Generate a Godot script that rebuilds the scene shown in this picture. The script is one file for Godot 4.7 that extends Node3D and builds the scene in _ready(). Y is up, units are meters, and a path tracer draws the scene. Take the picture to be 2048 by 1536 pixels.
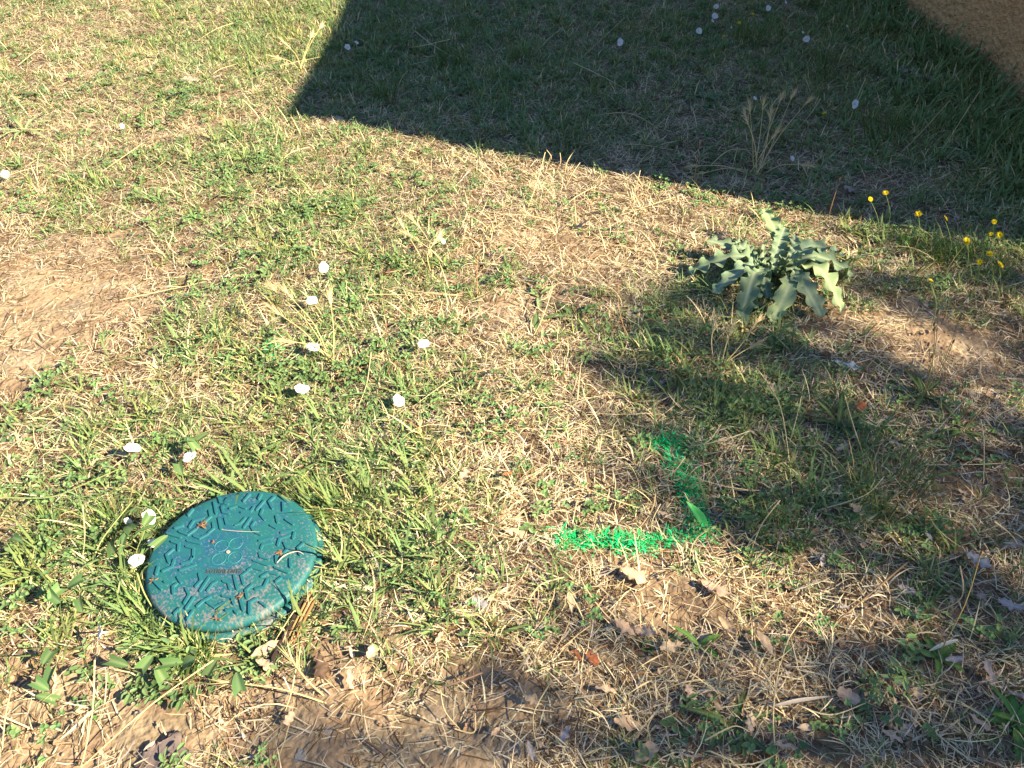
extends Node3D
# A patch of dry lawn with a round plastic tank lid, a thistle rosette and a sprayed line, in the late sun; the house on the far right throws its shadow over the grass.

const SUN_HEIGHT = 34.0
const SUN_SIDE = Vector2(0.927, 0.376)   # horizontal direction towards the sun (x, z)
const HOUSE_X = 2.5
const HOUSE_Z = -2.12
const HOUSE_TALL = 2.49
const GREEN_SPOTS = [
	[-1.182, -3.154, 0.261, 0.7],
	[-1.672, -2.756, 0.258, 0.35],
	[-0.778, -2.638, 0.289, 0.6],
	[-0.397, -2.323, 0.213, 0.6],
	[-0.541, -2.11, 0.251, 0.6],
	[-1.287, -2.492, 0.148, 0.3],
	[-0.623, -1.846, 0.308, 0.5],
	[-0.925, -1.821, 0.23, 0.3],
	[-0.328, -1.683, 0.22, 0.5],
	[-0.954, -1.497, 0.275, 0.4],
	[-0.617, -1.404, 0.266, 0.5],
	[-0.292, -1.35, 0.326, 0.5],
	[-1.127, -1.234, 0.249, 0.6],
	[-0.981, -0.975, 0.224, 0.8],
	[-0.77, -0.852, 0.213, 0.6],
	[-0.404, -1.234, 0.249, 0.5],
	[-0.207, -1.112, 0.238, 0.5],
	[-0.296, -0.888, 0.27, 0.5],
	[-0.026, -0.888, 0.162, 0.4],
	[0.468, -1.821, 0.23, 0.4],
	[0.677, -1.598, 0.356, 0.5],
	[0.433, -1.404, 0.199, 0.3],
	[0.741, -1.316, 0.322, 0.5],
	[0.943, -1.234, 0.187, 0.6],
	[0.625, -1.112, 0.178, 0.4],
	[0.683, -1.973, 0.192, 0.5],
	[-1.261, -4.813, 0.535, 0.5],
	[-1.753, -4.47, 0.562, 0.45],
	[-0.588, -4.091, 0.788, 0.6],
	[-0.38, -5, 0.919, 0.6],
	[-0.059, -3.759, 0.74, 0.6],
	[0.462, -4.091, 0.525, 0.3],
	[0.821, -4.813, 0.446, 0.5],
	[1.416, -4.813, 0.595, 0.7],
	[1.667, -3.759, 0.616, 0.6],
	[1.968, -3.304, 0.562, 0.7],
	[1.749, -2.564, 0.378, 0.5],
	[1.415, -2.198, 0.257, 0.5],
	[0.173, -3.356, 0.341, 0.5],
	[0.869, -0.829, 0.21, 0.2],
]

const BARE_SPOTS = [
	[-1.571, -2.291, 0.264, 0.8],
	[-1.476, -1.821, 0.23, 0.9],
	[-1.315, -2.082, 0.215, 0.85],
	[-1.691, -2.139, 0.168, 0.6],
	[-2.6, -4.813, 0.297, 0.3],
	[-0.055, -1.973, 0.144, 0.95],
	[0.185, -2.26, 0.192, 0.6],
	[0.068, -2.564, 0.17, 0.5],
	[0.415, -2.457, 0.147, 0.4],
	[0.322, -1.598, 0.114, 0.5],
	[-0.974, -0.742, 0.202, 0.9],
	[-0.694, -0.721, 0.12, 0.7],
	[-1.202, -1.156, 0.097, 0.7],
	[-0.744, -0.643, 0.192, 0.7],
	[-0.215, -0.643, 0.289, 0.8],
	[-0.365, -0.671, 0.146, 0.6],
	[-0.023, -0.624, 0.191, 0.6],
	[1.401, -1.751, 0.225, 0.7],
	[1.362, -1.87, 0.155, 0.6],
	[1.235, -1.946, 0.159, 0.5],
	[1.167, -1.234, 0.187, 0.5],
	[0.319, -1.041, 0.139, 0.5],
	[0.396, -0.829, 0.158, 0.4],
	[0.693, -0.774, 0.256, 0.3],
	[0.73, -3.759, 0.321, 0.3],
	[1.467, -2.838, 0.202, 0.4],
	[2.094, -4.39, 0.166, 0.4],
	[-0.648, -3.549, 0.142, 0.4],
	[0.882, -1.821, 0.184, 0.2],
]

const DRY_SPOTS = [
	[-2.295, -4.091, 0.657, 0.5],
	[-2.075, -3.304, 0.449, 0.4],
	[-1.185, -3.521, 0.47, 0.5],
	[0.151, -2.756, 0.396, 0.9],
	[0.448, -2.756, 0.297, 0.9],
	[-0.509, -3.356, 0.341, 0.6],
	[-0.051, -3.013, 0.316, 0.6],
	[0.332, -2.564, 0.283, 0.6],
	[-0.511, -1.921, 0.316, 0.5],
	[0.036, -1.497, 0.344, 0.6],
	[0.032, -1.234, 0.249, 0.7],
	[0.226, -1.316, 0.193, 0.6],
	[0.14, -0.949, 0.333, 0.5],
	[0.352, -0.888, 0.216, 0.6],
	[0.591, -0.774, 0.308, 0.6],
	[0.776, -0.721, 0.3, 0.5],
	[-1.287, -1.537, 0.279, 0.5],
	[-0.142, -1.014, 0.228, 0.3],
	[-0.95, -0.671, 0.146, 0.5],
	[1.164, -1.404, 0.266, 0.4],
	[0.943, -2.756, 0.297, 0.3],
]

const CLOVER_SPOTS = [
	[-1.17, -3.106, 0.194, 1],
	[-0.77, -2.601, 0.248, 0.9],
	[-0.397, -2.323, 0.106, 0.5],
	[-1.672, -2.756, 0.159, 0.6],
	[-0.415, -0.888, 0.065, 0.9],
	[-0.321, -0.841, 0.053, 0.8],
	[-1.062, -1.083, 0.176, 0.8],
	[-0.883, -0.924, 0.132, 0.9],
	[-0.762, -0.829, 0.158, 0.8],
	[-0.468, -1.64, 0.173, 0.7],
	[-0.7, -1.774, 0.151, 0.7],
	[0.658, -1.64, 0.144, 0.5],
	[-0.573, -3.953, 0.384, 0.4],
	[0.927, -3.759, 0.222, 0.6],
	[-1.678, -3.887, 0.152, 0.5],
	[-0.205, -1.598, 0.1, 0.5],
	[-1.158, -1.218, 0.112, 0.7],
]

const LID = Vector3(-0.639, -1.049, 0.189)  # centre x, centre z, radius

const TREADS = [
	[-0.128, -0.124, -0.133, -0.108],
	[-0.082, -0.145, -0.068, -0.112],
	[-0.076, -0.163, -0.067, -0.145, -0.049, -0.141],
	[-0.06, -0.131, -0.052, -0.115, -0.037, -0.111],
	[-0.086, -0.12, -0.078, -0.102, -0.088, -0.087],
	[-0.094, -0.098, -0.115, -0.09, -0.119, -0.072],
	[-0.137, -0.076, -0.152, -0.069],
	[-0.138, -0.058, -0.116, -0.049, -0.103, -0.065],
	[-0.164, -0.052, -0.131, -0.042],
	[-0.147, -0.03, -0.129, -0.024, -0.124, -0.005],
	[-0.1, -0.045, -0.085, -0.039, -0.07, -0.051],
	[-0.111, -0.032, -0.079, -0.024],
	[-0.109, -0.016, -0.091, -0.011, -0.084, 0.015],
	[-0.067, -0.083, -0.061, -0.067, -0.069, -0.055],
	[-0.057, -0.096, -0.044, -0.066],
	[-0.042, -0.096, -0.034, -0.08, -0.02, -0.08],
	[-0.137, -0.008, -0.147, 0.007, -0.134, 0.028],
	[-0.039, -0.127, -0.022, -0.136, -0.002, -0.127],
	[-0.003, -0.171, -0.012, -0.15],
	[0.025, -0.171, 0.023, -0.157],
	[0.038, -0.151, 0.026, -0.123],
	[0.059, -0.163, 0.05, -0.148, 0.063, -0.127],
	[0.017, -0.131, 0.013, -0.117, -0.008, -0.115],
	[0.04, -0.124, 0.039, -0.108, 0.052, -0.093],
	[0.085, -0.145, 0.091, -0.121, 0.107, -0.123],
	[0.078, -0.103, 0.085, -0.085],
	[0.071, -0.076, 0.085, -0.068, 0.101, -0.07],
	[0.103, -0.093, 0.122, -0.08],
	[0.005, -0.098, -0.002, -0.083, -0.013, -0.077],
	[0.018, -0.099, 0.009, -0.07],
	[0.03, -0.087, 0.026, -0.073, 0.035, -0.059],
	[0.041, -0.055, 0.054, -0.049],
	[0.125, -0.063, 0.1, -0.055],
	[0.083, -0.041, 0.055, -0.032],
	[0.085, -0.027, 0.065, -0.021, 0.064, -0.011],
	[0.121, -0.048, 0.1, -0.038, 0.1, -0.02],
	[0.131, -0.056, 0.131, -0.039],
	[0.114, -0.026, 0.124, -0.009, 0.117, 0.006],
	[0.158, -0.026, 0.148, -0.012, 0.157, 0.007],
	[0.064, 0.004, 0.069, 0.013, 0.087, 0.019],
	[0.055, 0.022, 0.09, 0.035],
	[0.049, 0.048, 0.057, 0.041, 0.08, 0.048],
	[0.103, 0.01, 0.108, 0.028],
	[0.137, 0.019, 0.142, 0.039],
	[0.108, 0.041, 0.139, 0.054],
	[0.083, 0.065, 0.096, 0.054, 0.117, 0.059],
	[0.118, 0.077, 0.129, 0.066, 0.151, 0.068],
	[0.098, 0.072, 0.095, 0.091, 0.078, 0.097],
	[0.048, 0.083, 0.038, 0.063, 0.047, 0.053],
	[0.022, 0.063, 0.038, 0.097],
	[0.067, 0.086, 0.057, 0.1, 0.065, 0.119],
	[0.047, 0.114, 0.064, 0.148],
	[0.085, 0.12, 0.073, 0.13, 0.079, 0.155],
	[0.028, 0.149, 0.043, 0.145, 0.052, 0.155],
	[0.097, 0.13, 0.109, 0.138],
	[-0.125, 0.021, -0.124, 0.039, -0.141, 0.05],
	[-0.086, 0.013, -0.087, 0.025, -0.104, 0.031],
	[-0.073, 0.034, -0.103, 0.048],
	[-0.155, 0.039, -0.153, 0.058],
	[-0.057, 0.058, -0.048, 0.075, -0.055, 0.09],
	[-0.033, 0.068, -0.042, 0.101],
	[-0.013, 0.078, -0.02, 0.083, -0.026, 0.1],
	[0.002, 0.077, 0.014, 0.081, 0.022, 0.097],
	[-0.102, 0.067, -0.091, 0.08],
	[-0.152, 0.076, -0.129, 0.096],
	[-0.099, 0.083, -0.105, 0.09, -0.099, 0.107],
	[-0.075, 0.095, -0.063, 0.111, -0.067, 0.131],
	[-0.051, 0.117, -0.059, 0.144],
	[-0.016, 0.117, -0.029, 0.127, -0.037, 0.139],
	[-0.017, 0.131, 0.001, 0.142, 0.019, 0.13],
	[0.011, 0.114, 0.031, 0.117, 0.04, 0.133],
	[-0.073, 0.144, -0.08, 0.156],
	[-0.043, 0.151, -0.049, 0.169],
	[-0.127, 0.078, -0.11, 0.077],
]

const LID_HOLE = Vector2(-0.009, -0.001)

const PETALS = [
	[-0.029, -0.018],
	[0.002, -0.025],
	[0.01, 0.014],
	[-0.025, 0.018],
]

const LETTERING = [-0.0446, 0.0549, 0.0801]  # left end, baseline, width

const FLOWERS = [
	[-0.634, -2.19, 0.06, 1, "white bindweed flower standing singly above the lush grass, the brown dead leaf beyond it"],
	[-0.643, -2.018, 0.05, 0, "creased white bindweed flower among the tall dry barley heads"],
	[-0.592, -1.775, 0.05, 0, "white bindweed flower behind leaning dry barley stems"],
	[-0.264, -1.779, 0.05, 0, "white bindweed flower beside the bare reddish soil patch"],
	[-0.591, -1.597, 0.045, 0, "white bindweed flower below the barley stems, near the green painted blades"],
	[-0.315, -1.554, 0.045, 1, "white bindweed flower next to an upright brown leaf in clover"],
	[-0.97, -1.353, 0.05, 0, "wide open white bindweed flower in the grass behind the lid"],
	[-0.818, -1.331, 0.05, 1, "white bindweed flower with leaves behind it, just behind the round lid"],
	[-0.856, -1.142, 0.06, 1, "white bindweed flower half covered by a leaf at the lid's rim"],
	[-0.91, -1.137, 0.04, 3, "small wilted bindweed flower under the vine beside the lid"],
	[-0.843, -1.024, 0.06, 2, "white bindweed flower facing out of the vine beside the lid"],
	[-0.829, -1.075, 0.05, 3, "small folded white bindweed flower touching the teal lid's rim"],
	[-0.847, -0.839, 0.06, 4, "white bindweed trumpet lying sideways with its brown tube showing"],
	[-0.245, -2.368, 0.05, 3, "small narrow white bindweed flower by the leaning barley clump"],
	[-2.039, -2.869, 0.05, 0, "white bindweed flower alone in dry grass behind the bare soil"],
	[-1.766, -3.372, 0.04, 3, "small white bindweed flower among straw near the leafy rosette"],
	[1.585, -3.513, 0.07, 2, "white bindweed flower in the house's shade above the bare litter patch"],
	[1.157, -3.639, 0.06, 3, "pale bindweed flower behind the shaded barley clump"],
	[1.164, -3.004, 0.06, 3, "pale bindweed flower beside the lit barley tip in the shade"],
	[-0.856, -4.41, 0.06, 3, "twin white bindweed flower in shade at the shadow's far corner, the smaller"],
	[-0.897, -4.354, 0.06, 2, "twin white bindweed flower in shade at the shadow's far corner, the larger"],
	[1.923, -4.661, 0.08, 3, "white bindweed flower in the tall shaded grass along the house wall"],
	[1.624, -4.514, 0.08, 3, "white bindweed flower in the tall shaded grass along the house wall"],
	[1.608, -4.389, 0.08, 2, "white bindweed flower in the tall shaded grass along the house wall"],
	[1.679, -5.081, 0.08, 3, "white bindweed flower in the tall shaded grass along the house wall"],
	[1.167, -4.752, 0.08, 3, "white bindweed flower in the tall shaded grass along the house wall"],
	[1.255, -4.644, 0.08, 3, "white bindweed flower in the tall shaded grass along the house wall"],
	[1.2, -4.845, 0.08, 2, "white bindweed flower in the tall shaded grass along the house wall"],
	[1.236, -5, 0.08, 2, "white bindweed flower in the tall shaded grass along the house wall"],
	[1.053, -4.556, 0.08, 2, "white bindweed flower in the tall shaded grass along the house wall"],
	[0.588, -4.365, 0.08, 2, "white bindweed flower in the tall shaded grass along the house wall"],
	[1.537, -4.941, 0.08, 2, "white bindweed flower in the tall shaded grass along the house wall"],
]

const YELLOW_FLOWERS = [
	[1.391, -2.347, 0.16, 1.2],
	[1.47, -2.32, 0.16, 1.1],
	[1.345, -2.52, 0.16, 1],
	[1.277, -2.483, 0.16, 0.9],
	[1.625, -2.297, 0.16, 0.9],
	[1.607, -2.213, 0.16, 1.2],
	[1.584, -2.223, 0.16, 0.7],
	[1.489, -2.192, 0.16, 0.9],
	[1.487, -2.173, 0.16, 0.9],
	[1.524, -2.104, 0.16, 1.1],
	[1.471, -2.058, 0.16, 1],
	[1.528, -2.044, 0.16, 1.3],
	[1.277, -1.958, 0.16, 0.6],
	[1.341, -4.572, 0.16, 1],
	[1.234, -4.424, 0.16, 1],
	[1.095, -4.157, 0.16, 0.9],
	[1.34, -3.228, 0.16, 0.9],
]

const STALKS = [
	["straw", "long dry stalk lying in sunlit grass near the leaning sunlit barley", -0.468, 0.03, -2.076, -0.202, 0.015, -2.036],
	["straw", "long dry stalk lying in sunlit grass near the reddish soil patch", -0.354, 0.03, -2.105, -0.163, 0.03, -2.082],
	["straw", "long dry stalk lying in sunlit grass near the leaning sunlit barley", -0.415, 0.05, -1.747, -0.437, 0.01, -1.54],
	["straw", "long dry stalk lying in sunlit grass near the reddish soil patch", -0.168, 0.05, -1.623, -0.277, 0.02, -1.554],
	["straw", "long dry stalk lying in sunlit grass near the pale lawn stones", -1.632, 0.06, -4.763, -1.801, 0.02, -4.583],
	["straw", "long dry stalk lying in sunlit grass near the pale lawn stones", -1.6, 0.05, -3.174, -1.696, 0.02, -2.959],
	["straw", "long dry stalk lying in sunlit grass near the long-leaved pale rosette", -1.572, 0.04, -2.678, -1.365, 0.02, -2.537],
	["straw", "long dry stalk lying in sunlit grass near the long-leaved pale rosette", -1.907, 0.05, -3.387, -1.734, 0.02, -3.121],
	["straw", "long dry stalk lying in sunlit grass near the pale lawn stones", -1.509, 0.05, -3.941, -1.46, 0.03, -4.159],
	["straw", "long dry stalk lying in sunlit grass near the long-leaved pale rosette", -2.613, 0.03, -4.152, -2.579, 0.05, -4.417],
	["straw", "long dry stalk lying in sunlit grass near the reddish soil patch", -0.289, 0.02, -2.108, -0.172, 0.02, -2.093],
	["straw", "long dry stalk lying in sunlit grass near the green painted line", 0.153, 0.05, -1.248, 0.308, 0.02, -1.192],
	["straw", "long dry stalk lying in sunlit grass near the green painted line", 0.116, 0.03, -0.985, 0.062, 0.03, -0.968, 0.036, 0.02, -0.929],
	["straw", "long dry stalk lying in sunlit grass near the long-leaved pale rosette", -2.07, 0.03, -2.865, -1.948, 0.03, -2.998],
	["straw", "long dry stalk lying in sunlit grass near the bare tan soil patch", -1.225, 0.02, -2.324, -1.369, 0.03, -2.341],
	["straw", "long dry stalk lying in sunlit grass near the shadow's far corner", -1.184, 0.08, -4.011, -0.986, 0.1, -4.061],
	["straw", "long dry stalk lying in sunlit grass near the shadow's far corner", -0.87, 0.03, -3.139, -0.974, 0.02, -3.018],
	["straw", "long dry stalk lying in sunlit grass near the bare tan soil patch", -1.281, 0.02, -2.054, -1.062, 0.02, -2.139],
	["straw", "upright dry yellow stalk in the sunny strip near the bright shaded grass clump", 0.136, 0.09, -2.987, 0.062, 0.01, -2.67],
	["straw", "upright dry yellow stalk in the sunny strip near the shaded barley clump", 0.277, 0.07, -2.934, 0.211, 0.01, -2.815],
	["straw", "dry yellow stalk in the sunny strip near the shaded barley clump", 0.326, 0.05, -2.784, 0.198, 0.01, -2.678],
	["straw", "upright dry yellow stalk in the sunny strip near the reddish soil patch", 0.132, 0.06, -2.073, 0.052, 0.01, -1.833],
	["straw", "dry yellow stalk in the sunny strip near the shaded barley clump", 0.312, 0.03, -2.789, 0.5, 0.02, -2.715],
	["straw", "upright dry yellow stalk in the sunny strip near the bright shaded grass clump", 0.144, 0.08, -3.032, 0.143, 0.01, -3.015],
	["straw", "upright dry yellow stalk in the sunny strip near the bright shaded grass clump", 0.199, 0.07, -3.016, 0.183, 0.01, -2.97],
	["straw", "upright dry yellow stalk in the sunny strip near the bright shaded grass clump", 0.264, 0.07, -3.053, 0.221, 0.01, -2.97],
	["straw", "dry yellow stalk in the sunny strip near the shaded barley clump", 0.636, 0.03, -2.72, 0.41, 0.02, -2.603],
	["straw", "dry yellow stalk in the sunny strip near the reddish soil patch", 0.143, 0.02, -2.566, -0.045, 0.03, -2.585],
	["straw", "dry yellow stalk in the sunny strip near the grey-green thistle", 0.491, 0.02, -2.357, 0.281, 0.03, -2.408],
	["straw", "dry yellow stalk in the sunny strip near the shaded barley clump", 0.355, 0.05, -2.644, 0.398, 0.01, -2.475],
	["straw", "upright dry yellow stalk in the sunny strip near the shaded barley clump", 0.511, 0.07, -2.851, 0.491, 0.01, -2.798],
	["blade", "broad pale dry blade lying bleached in the sunny straw", -0.17, 0.04, -2.937, -0.202, 0.02, -2.893, -0.236, 0.01, -2.84],
	["blade", "second bleached dry blade leaning by the white flower", -0.256, 0.04, -2.477, -0.278, 0.02, -2.458, -0.3, 0.01, -2.447],
	["straw", "arching dry stalk bowed over the shaded grass", 0.373, 0.02, -3.531, 0.533, 0.09, -3.408, 0.687, 0.01, -3.345],
	["straw", "dry stalk leaning in the house's shade near the bright shaded grass clump", 0.315, 0.06, -4.06, 0.469, 0.05, -3.921, 0.591, 0.01, -3.829],
	["straw", "dry stalk leaning in the house's shade near the shaded barley clump", 0.831, 0.02, -3.018, 0.926, 0.06, -3.084, 1.065, 0.03, -3.124],
	["straw", "dry stalk leaning in the house's shade near the bright shaded grass clump", -0.542, 0.09, -4.524, -0.325, 0.02, -4.332],
	["straw", "dry stalk leaning in the house's shade near the bright shaded grass clump", -0.342, 0.08, -4.43, -0.507, 0.05, -4.4, -0.586, 0.02, -4.475],
	["straw", "dry stalk leaning in the house's shade near the shaded barley clump", 0.637, 0.06, -3.669, 0.748, 0.02, -4.18],
	["straw", "dry stalk leaning in the house's shade near the shaded barley clump", 0.75, 0.03, -3.594, 0.603, 0.02, -3.365],
	["straw", "dry stalk leaning in the house's shade near the shaded barley clump", 0.865, 0.1, -3.92, 0.788, 0.02, -3.835],
	["straw", "dry stalk leaning in the house's shade near the shaded barley clump", 0.492, 0.03, -3.188, 0.702, 0.03, -3.139],
	["straw", "dry stalk leaning in the house's shade near the house wall", 1.987, 0.12, -3.458, 1.587, 0.02, -3.018],
	["straw", "dry stalk leaning in the house's shade near the house wall", 2.145, 0.14, -3.524, 1.836, 0.02, -3.112],
	["straw", "dry stalk leaning in the house's shade near the house wall", 1.684, 0.12, -3.7, 1.557, 0.03, -3.45],
	["straw", "dry stalk leaning in the house's shade near the shaded barley clump", 1.418, 0.1, -3.508, 1.283, 0.02, -3.365],
	["straw", "dry stalk leaning in the house's shade near the bright shaded grass clump", 0.651, 0.1, -4.712, 0.335, 0.02, -4.18],
	["straw", "dry stalk leaning in the house's shade near the bright shaded grass clump", 0.27, 0.08, -4.556, 0.097, 0.02, -4.255],
	["budded", "brown dry stem with a lit reddish bud at the shadow's edge", 0.735, 0, -2.846, 0.737, 0.08, -2.874, 0.754, 0.15, -2.941],
	["budded", "tan dry stem with a small head rising behind the thistle", 1.22, 0, -2.638, 1.214, 0.08, -2.628, 1.234, 0.14, -2.667],
	["budded", "yellow stem with a tiny bud beside the bare soil", 0.361, 0, -1.87, 0.34, 0.05, -1.959, 0.334, 0.1, -2.016],
	["budded", "upright thin dry stem by the reddish soil", -0.117, 0, -2.104, -0.117, 0.05, -2.154, -0.117, 0.1, -2.211],
	["straw", "long thin straw crossing the bare soil below the lid", -0.6, 0.06, -0.778, -0.696, 0.05, -0.688, -0.794, 0.03, -0.582],
	["straw", "thin bent straw beside the vine stem on bare soil", -0.814, 0.1, -0.756, -0.8, 0.06, -0.673, -0.798, 0.02, -0.585],
	["blade", "whitish broad dry stem on the bare soil below the lid", -0.821, 0.02, -0.695, -0.843, 0.015, -0.663, -0.873, 0.01, -0.638],
	["straw", "yellow stem standing at the bare soil's edge", -0.936, 0.12, -0.69, -0.961, 0.06, -0.664, -0.968, 0.01, -0.622],
	["green", "yellow-green runner stem arching through the weeds beside the lid", -1.241, 0.05, -1.205, -1.122, 0.05, -1.205, -1.042, 0.06, -1.231, -0.968, 0.07, -1.271],
	["green", "thick pale green stem bending among the vine leaves", -0.973, 0, -1.04, -0.944, 0.05, -1.082, -0.885, 0.1, -1.153],
	["straw", "upright tan stem among green blades beside the lid", -0.971, 0.13, -1.111, -0.975, 0.07, -1.074, -0.994, 0, -1.044],
	["green", "grey-green blade leaning across the lid's buried rim", -0.812, 0.09, -0.965, -0.796, 0.06, -0.936, -0.78, 0.02, -0.917],
	["straw", "curled yellow straw beside the rotten bark stick", -0.436, 0.04, -0.818, -0.433, 0.03, -0.78, -0.417, 0.02, -0.755, -0.399, 0.02, -0.756],
	["straw", "straight straw below the rotten bark stick", -0.434, 0.04, -0.765, -0.436, 0.03, -0.722, -0.447, 0.01, -0.688],
	["straw", "fine white straw leaning on the rotten bark stick", -0.461, 0.05, -0.894, -0.467, 0.05, -0.891, -0.501, 0.02, -0.841],
	["twig", "brown twig lying in short grass", -0.06, 0.03, -0.763, -0.104, 0.03, -0.746, -0.143, 0.015, -0.737],
	["straw", "bent straw lying on the bare dirt", -0.141, 0.03, -0.724, -0.1, 0.01, -0.656],
	["straw", "hooked straw lying on the bare dirt", -0.11, 0.01, -0.656, -0.073, 0.01, -0.65, -0.072, 0.02, -0.684],
	["twig", "dark twig on the bare dirt", -0.281, 0.01, -0.638, -0.235, 0.01, -0.601],
	["twig", "curved brown stem arching over the litter", 0.886, 0.05, -1.016, 0.788, 0.05, -0.942, 0.694, 0.015, -0.888],
	["twig", "brown twig below the painted line with a dark stub", 0.371, 0.03, -1.001, 0.317, 0.03, -0.971, 0.271, 0.02, -0.953],
	["twig", "dark upright twig stub below the painted line", 0.373, 0.05, -1.042, 0.382, 0, -1.028],
	["straw", "straw standing inside the painted bend", 0.352, 0.07, -1.167, 0.333, 0.01, -1.126],
	["straw", "dry stalk in dappled tree shade near the painted upright leaf", 0.551, 0.05, -1.438, 0.462, 0.02, -1.396],
	["straw", "dry stalk in dappled tree shade near the painted upright leaf", 0.622, 0.06, -1.415, 0.481, 0.03, -1.383],
	["straw", "dry stalk in dappled tree shade near the painted upright leaf", 0.441, 0.05, -1.334, 0.371, 0.02, -1.282],
	["straw", "dry stalk in dappled tree shade near the dense fine grass clump", 0.929, 0, -1.389, 0.893, 0.08, -1.418, 0.86, 0.15, -1.461],
	["straw", "dry stalk in dappled tree shade near the grey-green thistle", 0.712, 0.03, -1.705, 0.729, 0.05, -1.509, 0.695, 0.02, -1.236],
	["straw", "dry stalk in dappled tree shade near the dense fine grass clump", 0.803, 0.03, -1.404, 0.851, 0.03, -1.275],
	["straw", "dry stalk in dappled tree shade near the dark plantain's seed stalks", 0.825, 0.04, -1.617, 0.733, 0.02, -1.408],
	["straw", "dry stalk in dappled tree shade near the dense fine grass clump", 0.743, 0.02, -1.186, 0.857, 0.05, -1.211, 0.917, 0.06, -1.258],
	["straw", "dry stalk in dappled tree shade near the dark plantain's seed stalks", 1.041, 0.05, -1.738, 1.126, 0.02, -1.595],
	["straw", "dry stalk in dappled tree shade near the grey-green thistle", 0.707, 0.05, -1.907, 0.598, 0.02, -1.797],
	["straw", "dry stalk in dappled tree shade near the bright green leafy plant", 1.035, 0.03, -0.921, 1.058, 0.01, -0.868],
	["straw", "dry stalk in dappled tree shade near the dense fine grass clump", 0.965, 0.1, -0.971, 0.916, 0.01, -0.912],
	["straw", "dry stalk in dappled tree shade near the painted upright leaf", 0.646, 0.05, -1.192, 0.548, 0.02, -1.055],
	["straw", "dry stalk in dappled tree shade near the dense fine grass clump", 1.062, 0.02, -1.332, 1.27, 0.02, -1.336],
	["straw", "dry stalk in dappled tree shade near the dark plantain's seed stalks", 1.209, 0.1, -1.416, 1.18, 0.02, -1.265],
	["straw", "dry stalk in dappled tree shade near the dense fine grass clump", 1.082, 0.12, -1.078, 1.184, 0.02, -1.083],
	["straw", "dry stalk in dappled tree shade near the dark plantain's seed stalks", 1.418, 0.05, -1.565, 1.328, 0.02, -1.516],
	["straw", "tan dry stalk on brown litter near the thick pale straw", 0.52, 0.1, -0.752, 0.5, 0.06, -0.673, 0.497, 0, -0.593],
	["straw", "tan dry stalk on brown litter near the bright green leafy plant", 0.89, 0.03, -0.85, 0.819, 0.02, -0.839],
	["straw", "tan dry stalk on brown litter near the bright green leafy plant", 0.813, 0.03, -0.651, 0.853, 0.02, -0.592],
	["straw", "tan dry stalk on brown litter near the thick pale straw", 0.57, 0.02, -0.7, 0.693, 0.03, -0.703],
	["straw", "tan dry stalk on brown litter near the bright green leafy plant", 0.881, 0.02, -0.706, 0.924, 0.01, -0.662],
	["straw", "tan dry stalk on brown litter near the painted upright leaf", 0.413, 0.06, -1.04, 0.441, 0.01, -0.994],
	["straw", "tan dry stalk on brown litter near the green painted line", 0.329, 0.1, -0.898, 0.322, 0.01, -0.802],
	["straw", "tan dry stalk on brown litter near the rust-red dead leaf", 0.166, 0.02, -0.876, 0.1, 0.02, -0.818],
	["straw", "tan dry stalk on brown litter near the rust-red dead leaf", 0.296, 0.02, -0.672, 0.304, 0.01, -0.62],
	["straw", "tan dry stalk on brown litter near the thick pale straw", 0.648, 0.04, -0.673, 0.642, 0.01, -0.657],
	["straw", "tan dry stalk on brown litter near the rust-red dead leaf", 0.074, 0.06, -0.723, 0.048, 0.01, -0.62],
	["straw", "tan dry stalk on brown litter near the thick pale straw", 0.364, 0.03, -0.63, 0.453, 0.03, -0.648],
	["straw", "tan dry stalk on brown litter near the thick pale straw", 0.627, 0.03, -0.894, 0.548, 0.02, -0.785],
	["straw", "tan dry stalk on brown litter near the thick pale straw", 0.453, 0.03, -0.78, 0.392, 0.02, -0.83],
	["blade", "thick pale straw lying across the brown leaf litter", 0.518, 0.02, -0.703, 0.569, 0.02, -0.714, 0.633, 0.02, -0.723],
	["blade", "pale flat blade lying by the leafy plantain leaf", 0.931, 0.03, -0.837, 0.898, 0.02, -0.83, 0.867, 0.01, -0.819],
]

const BARLEYS = [
	["tall dry barley clump standing in the house's shade", 1.013, -2.968, 0.987, 0.2, -3.127, 1.048, 0.2, -3.162, 1.067, 0.18, -3.098, 1.134, 0.21, -3.222, 1.197, 0.2, -3.274, 0.969, 0.18, -3.074, 1.246, 0.2, -3.22, 1.067, 0.14, -3.019, 1.185, 0.05, -2.957, 0.778, 0.03, -2.988, 0.792, 0.03, -2.926],
	["leaning dry barley clump in sunlit grass by white flowers", -0.521, -1.717, -0.711, 0.14, -1.918, -0.686, 0.12, -1.834, -0.639, 0.08, -1.757, -0.542, 0.13, -1.871, -0.659, 0.14, -1.887],
	["sparse dry barley clump leaning over the sunlit lawn", -0.261, -2.26, -0.379, 0.1, -2.376, -0.334, 0.1, -2.4, -0.352, 0.09, -2.342, -0.271, 0.08, -2.319],
	["low dry barley tuft below the grey-green thistle", 0.619, -1.733, 0.597, 0.08, -1.806, 0.643, 0.08, -1.789, 0.719, 0.08, -1.818, 0.704, 0.05, -1.761],
	["dry grass clump rising at the shadow's corner", -1.113, -4.091, -1.168, 0.12, -4.15, -1.183, 0.1, -4.025, -1.036, 0.14, -4.364, -1.069, 0.12, -4.266],
	["bleached fan-shaped barley head by the bark stick", -0.384, -0.721, -0.541, 0.03, -0.738, -0.435, 0.05, -0.769],
]

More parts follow.
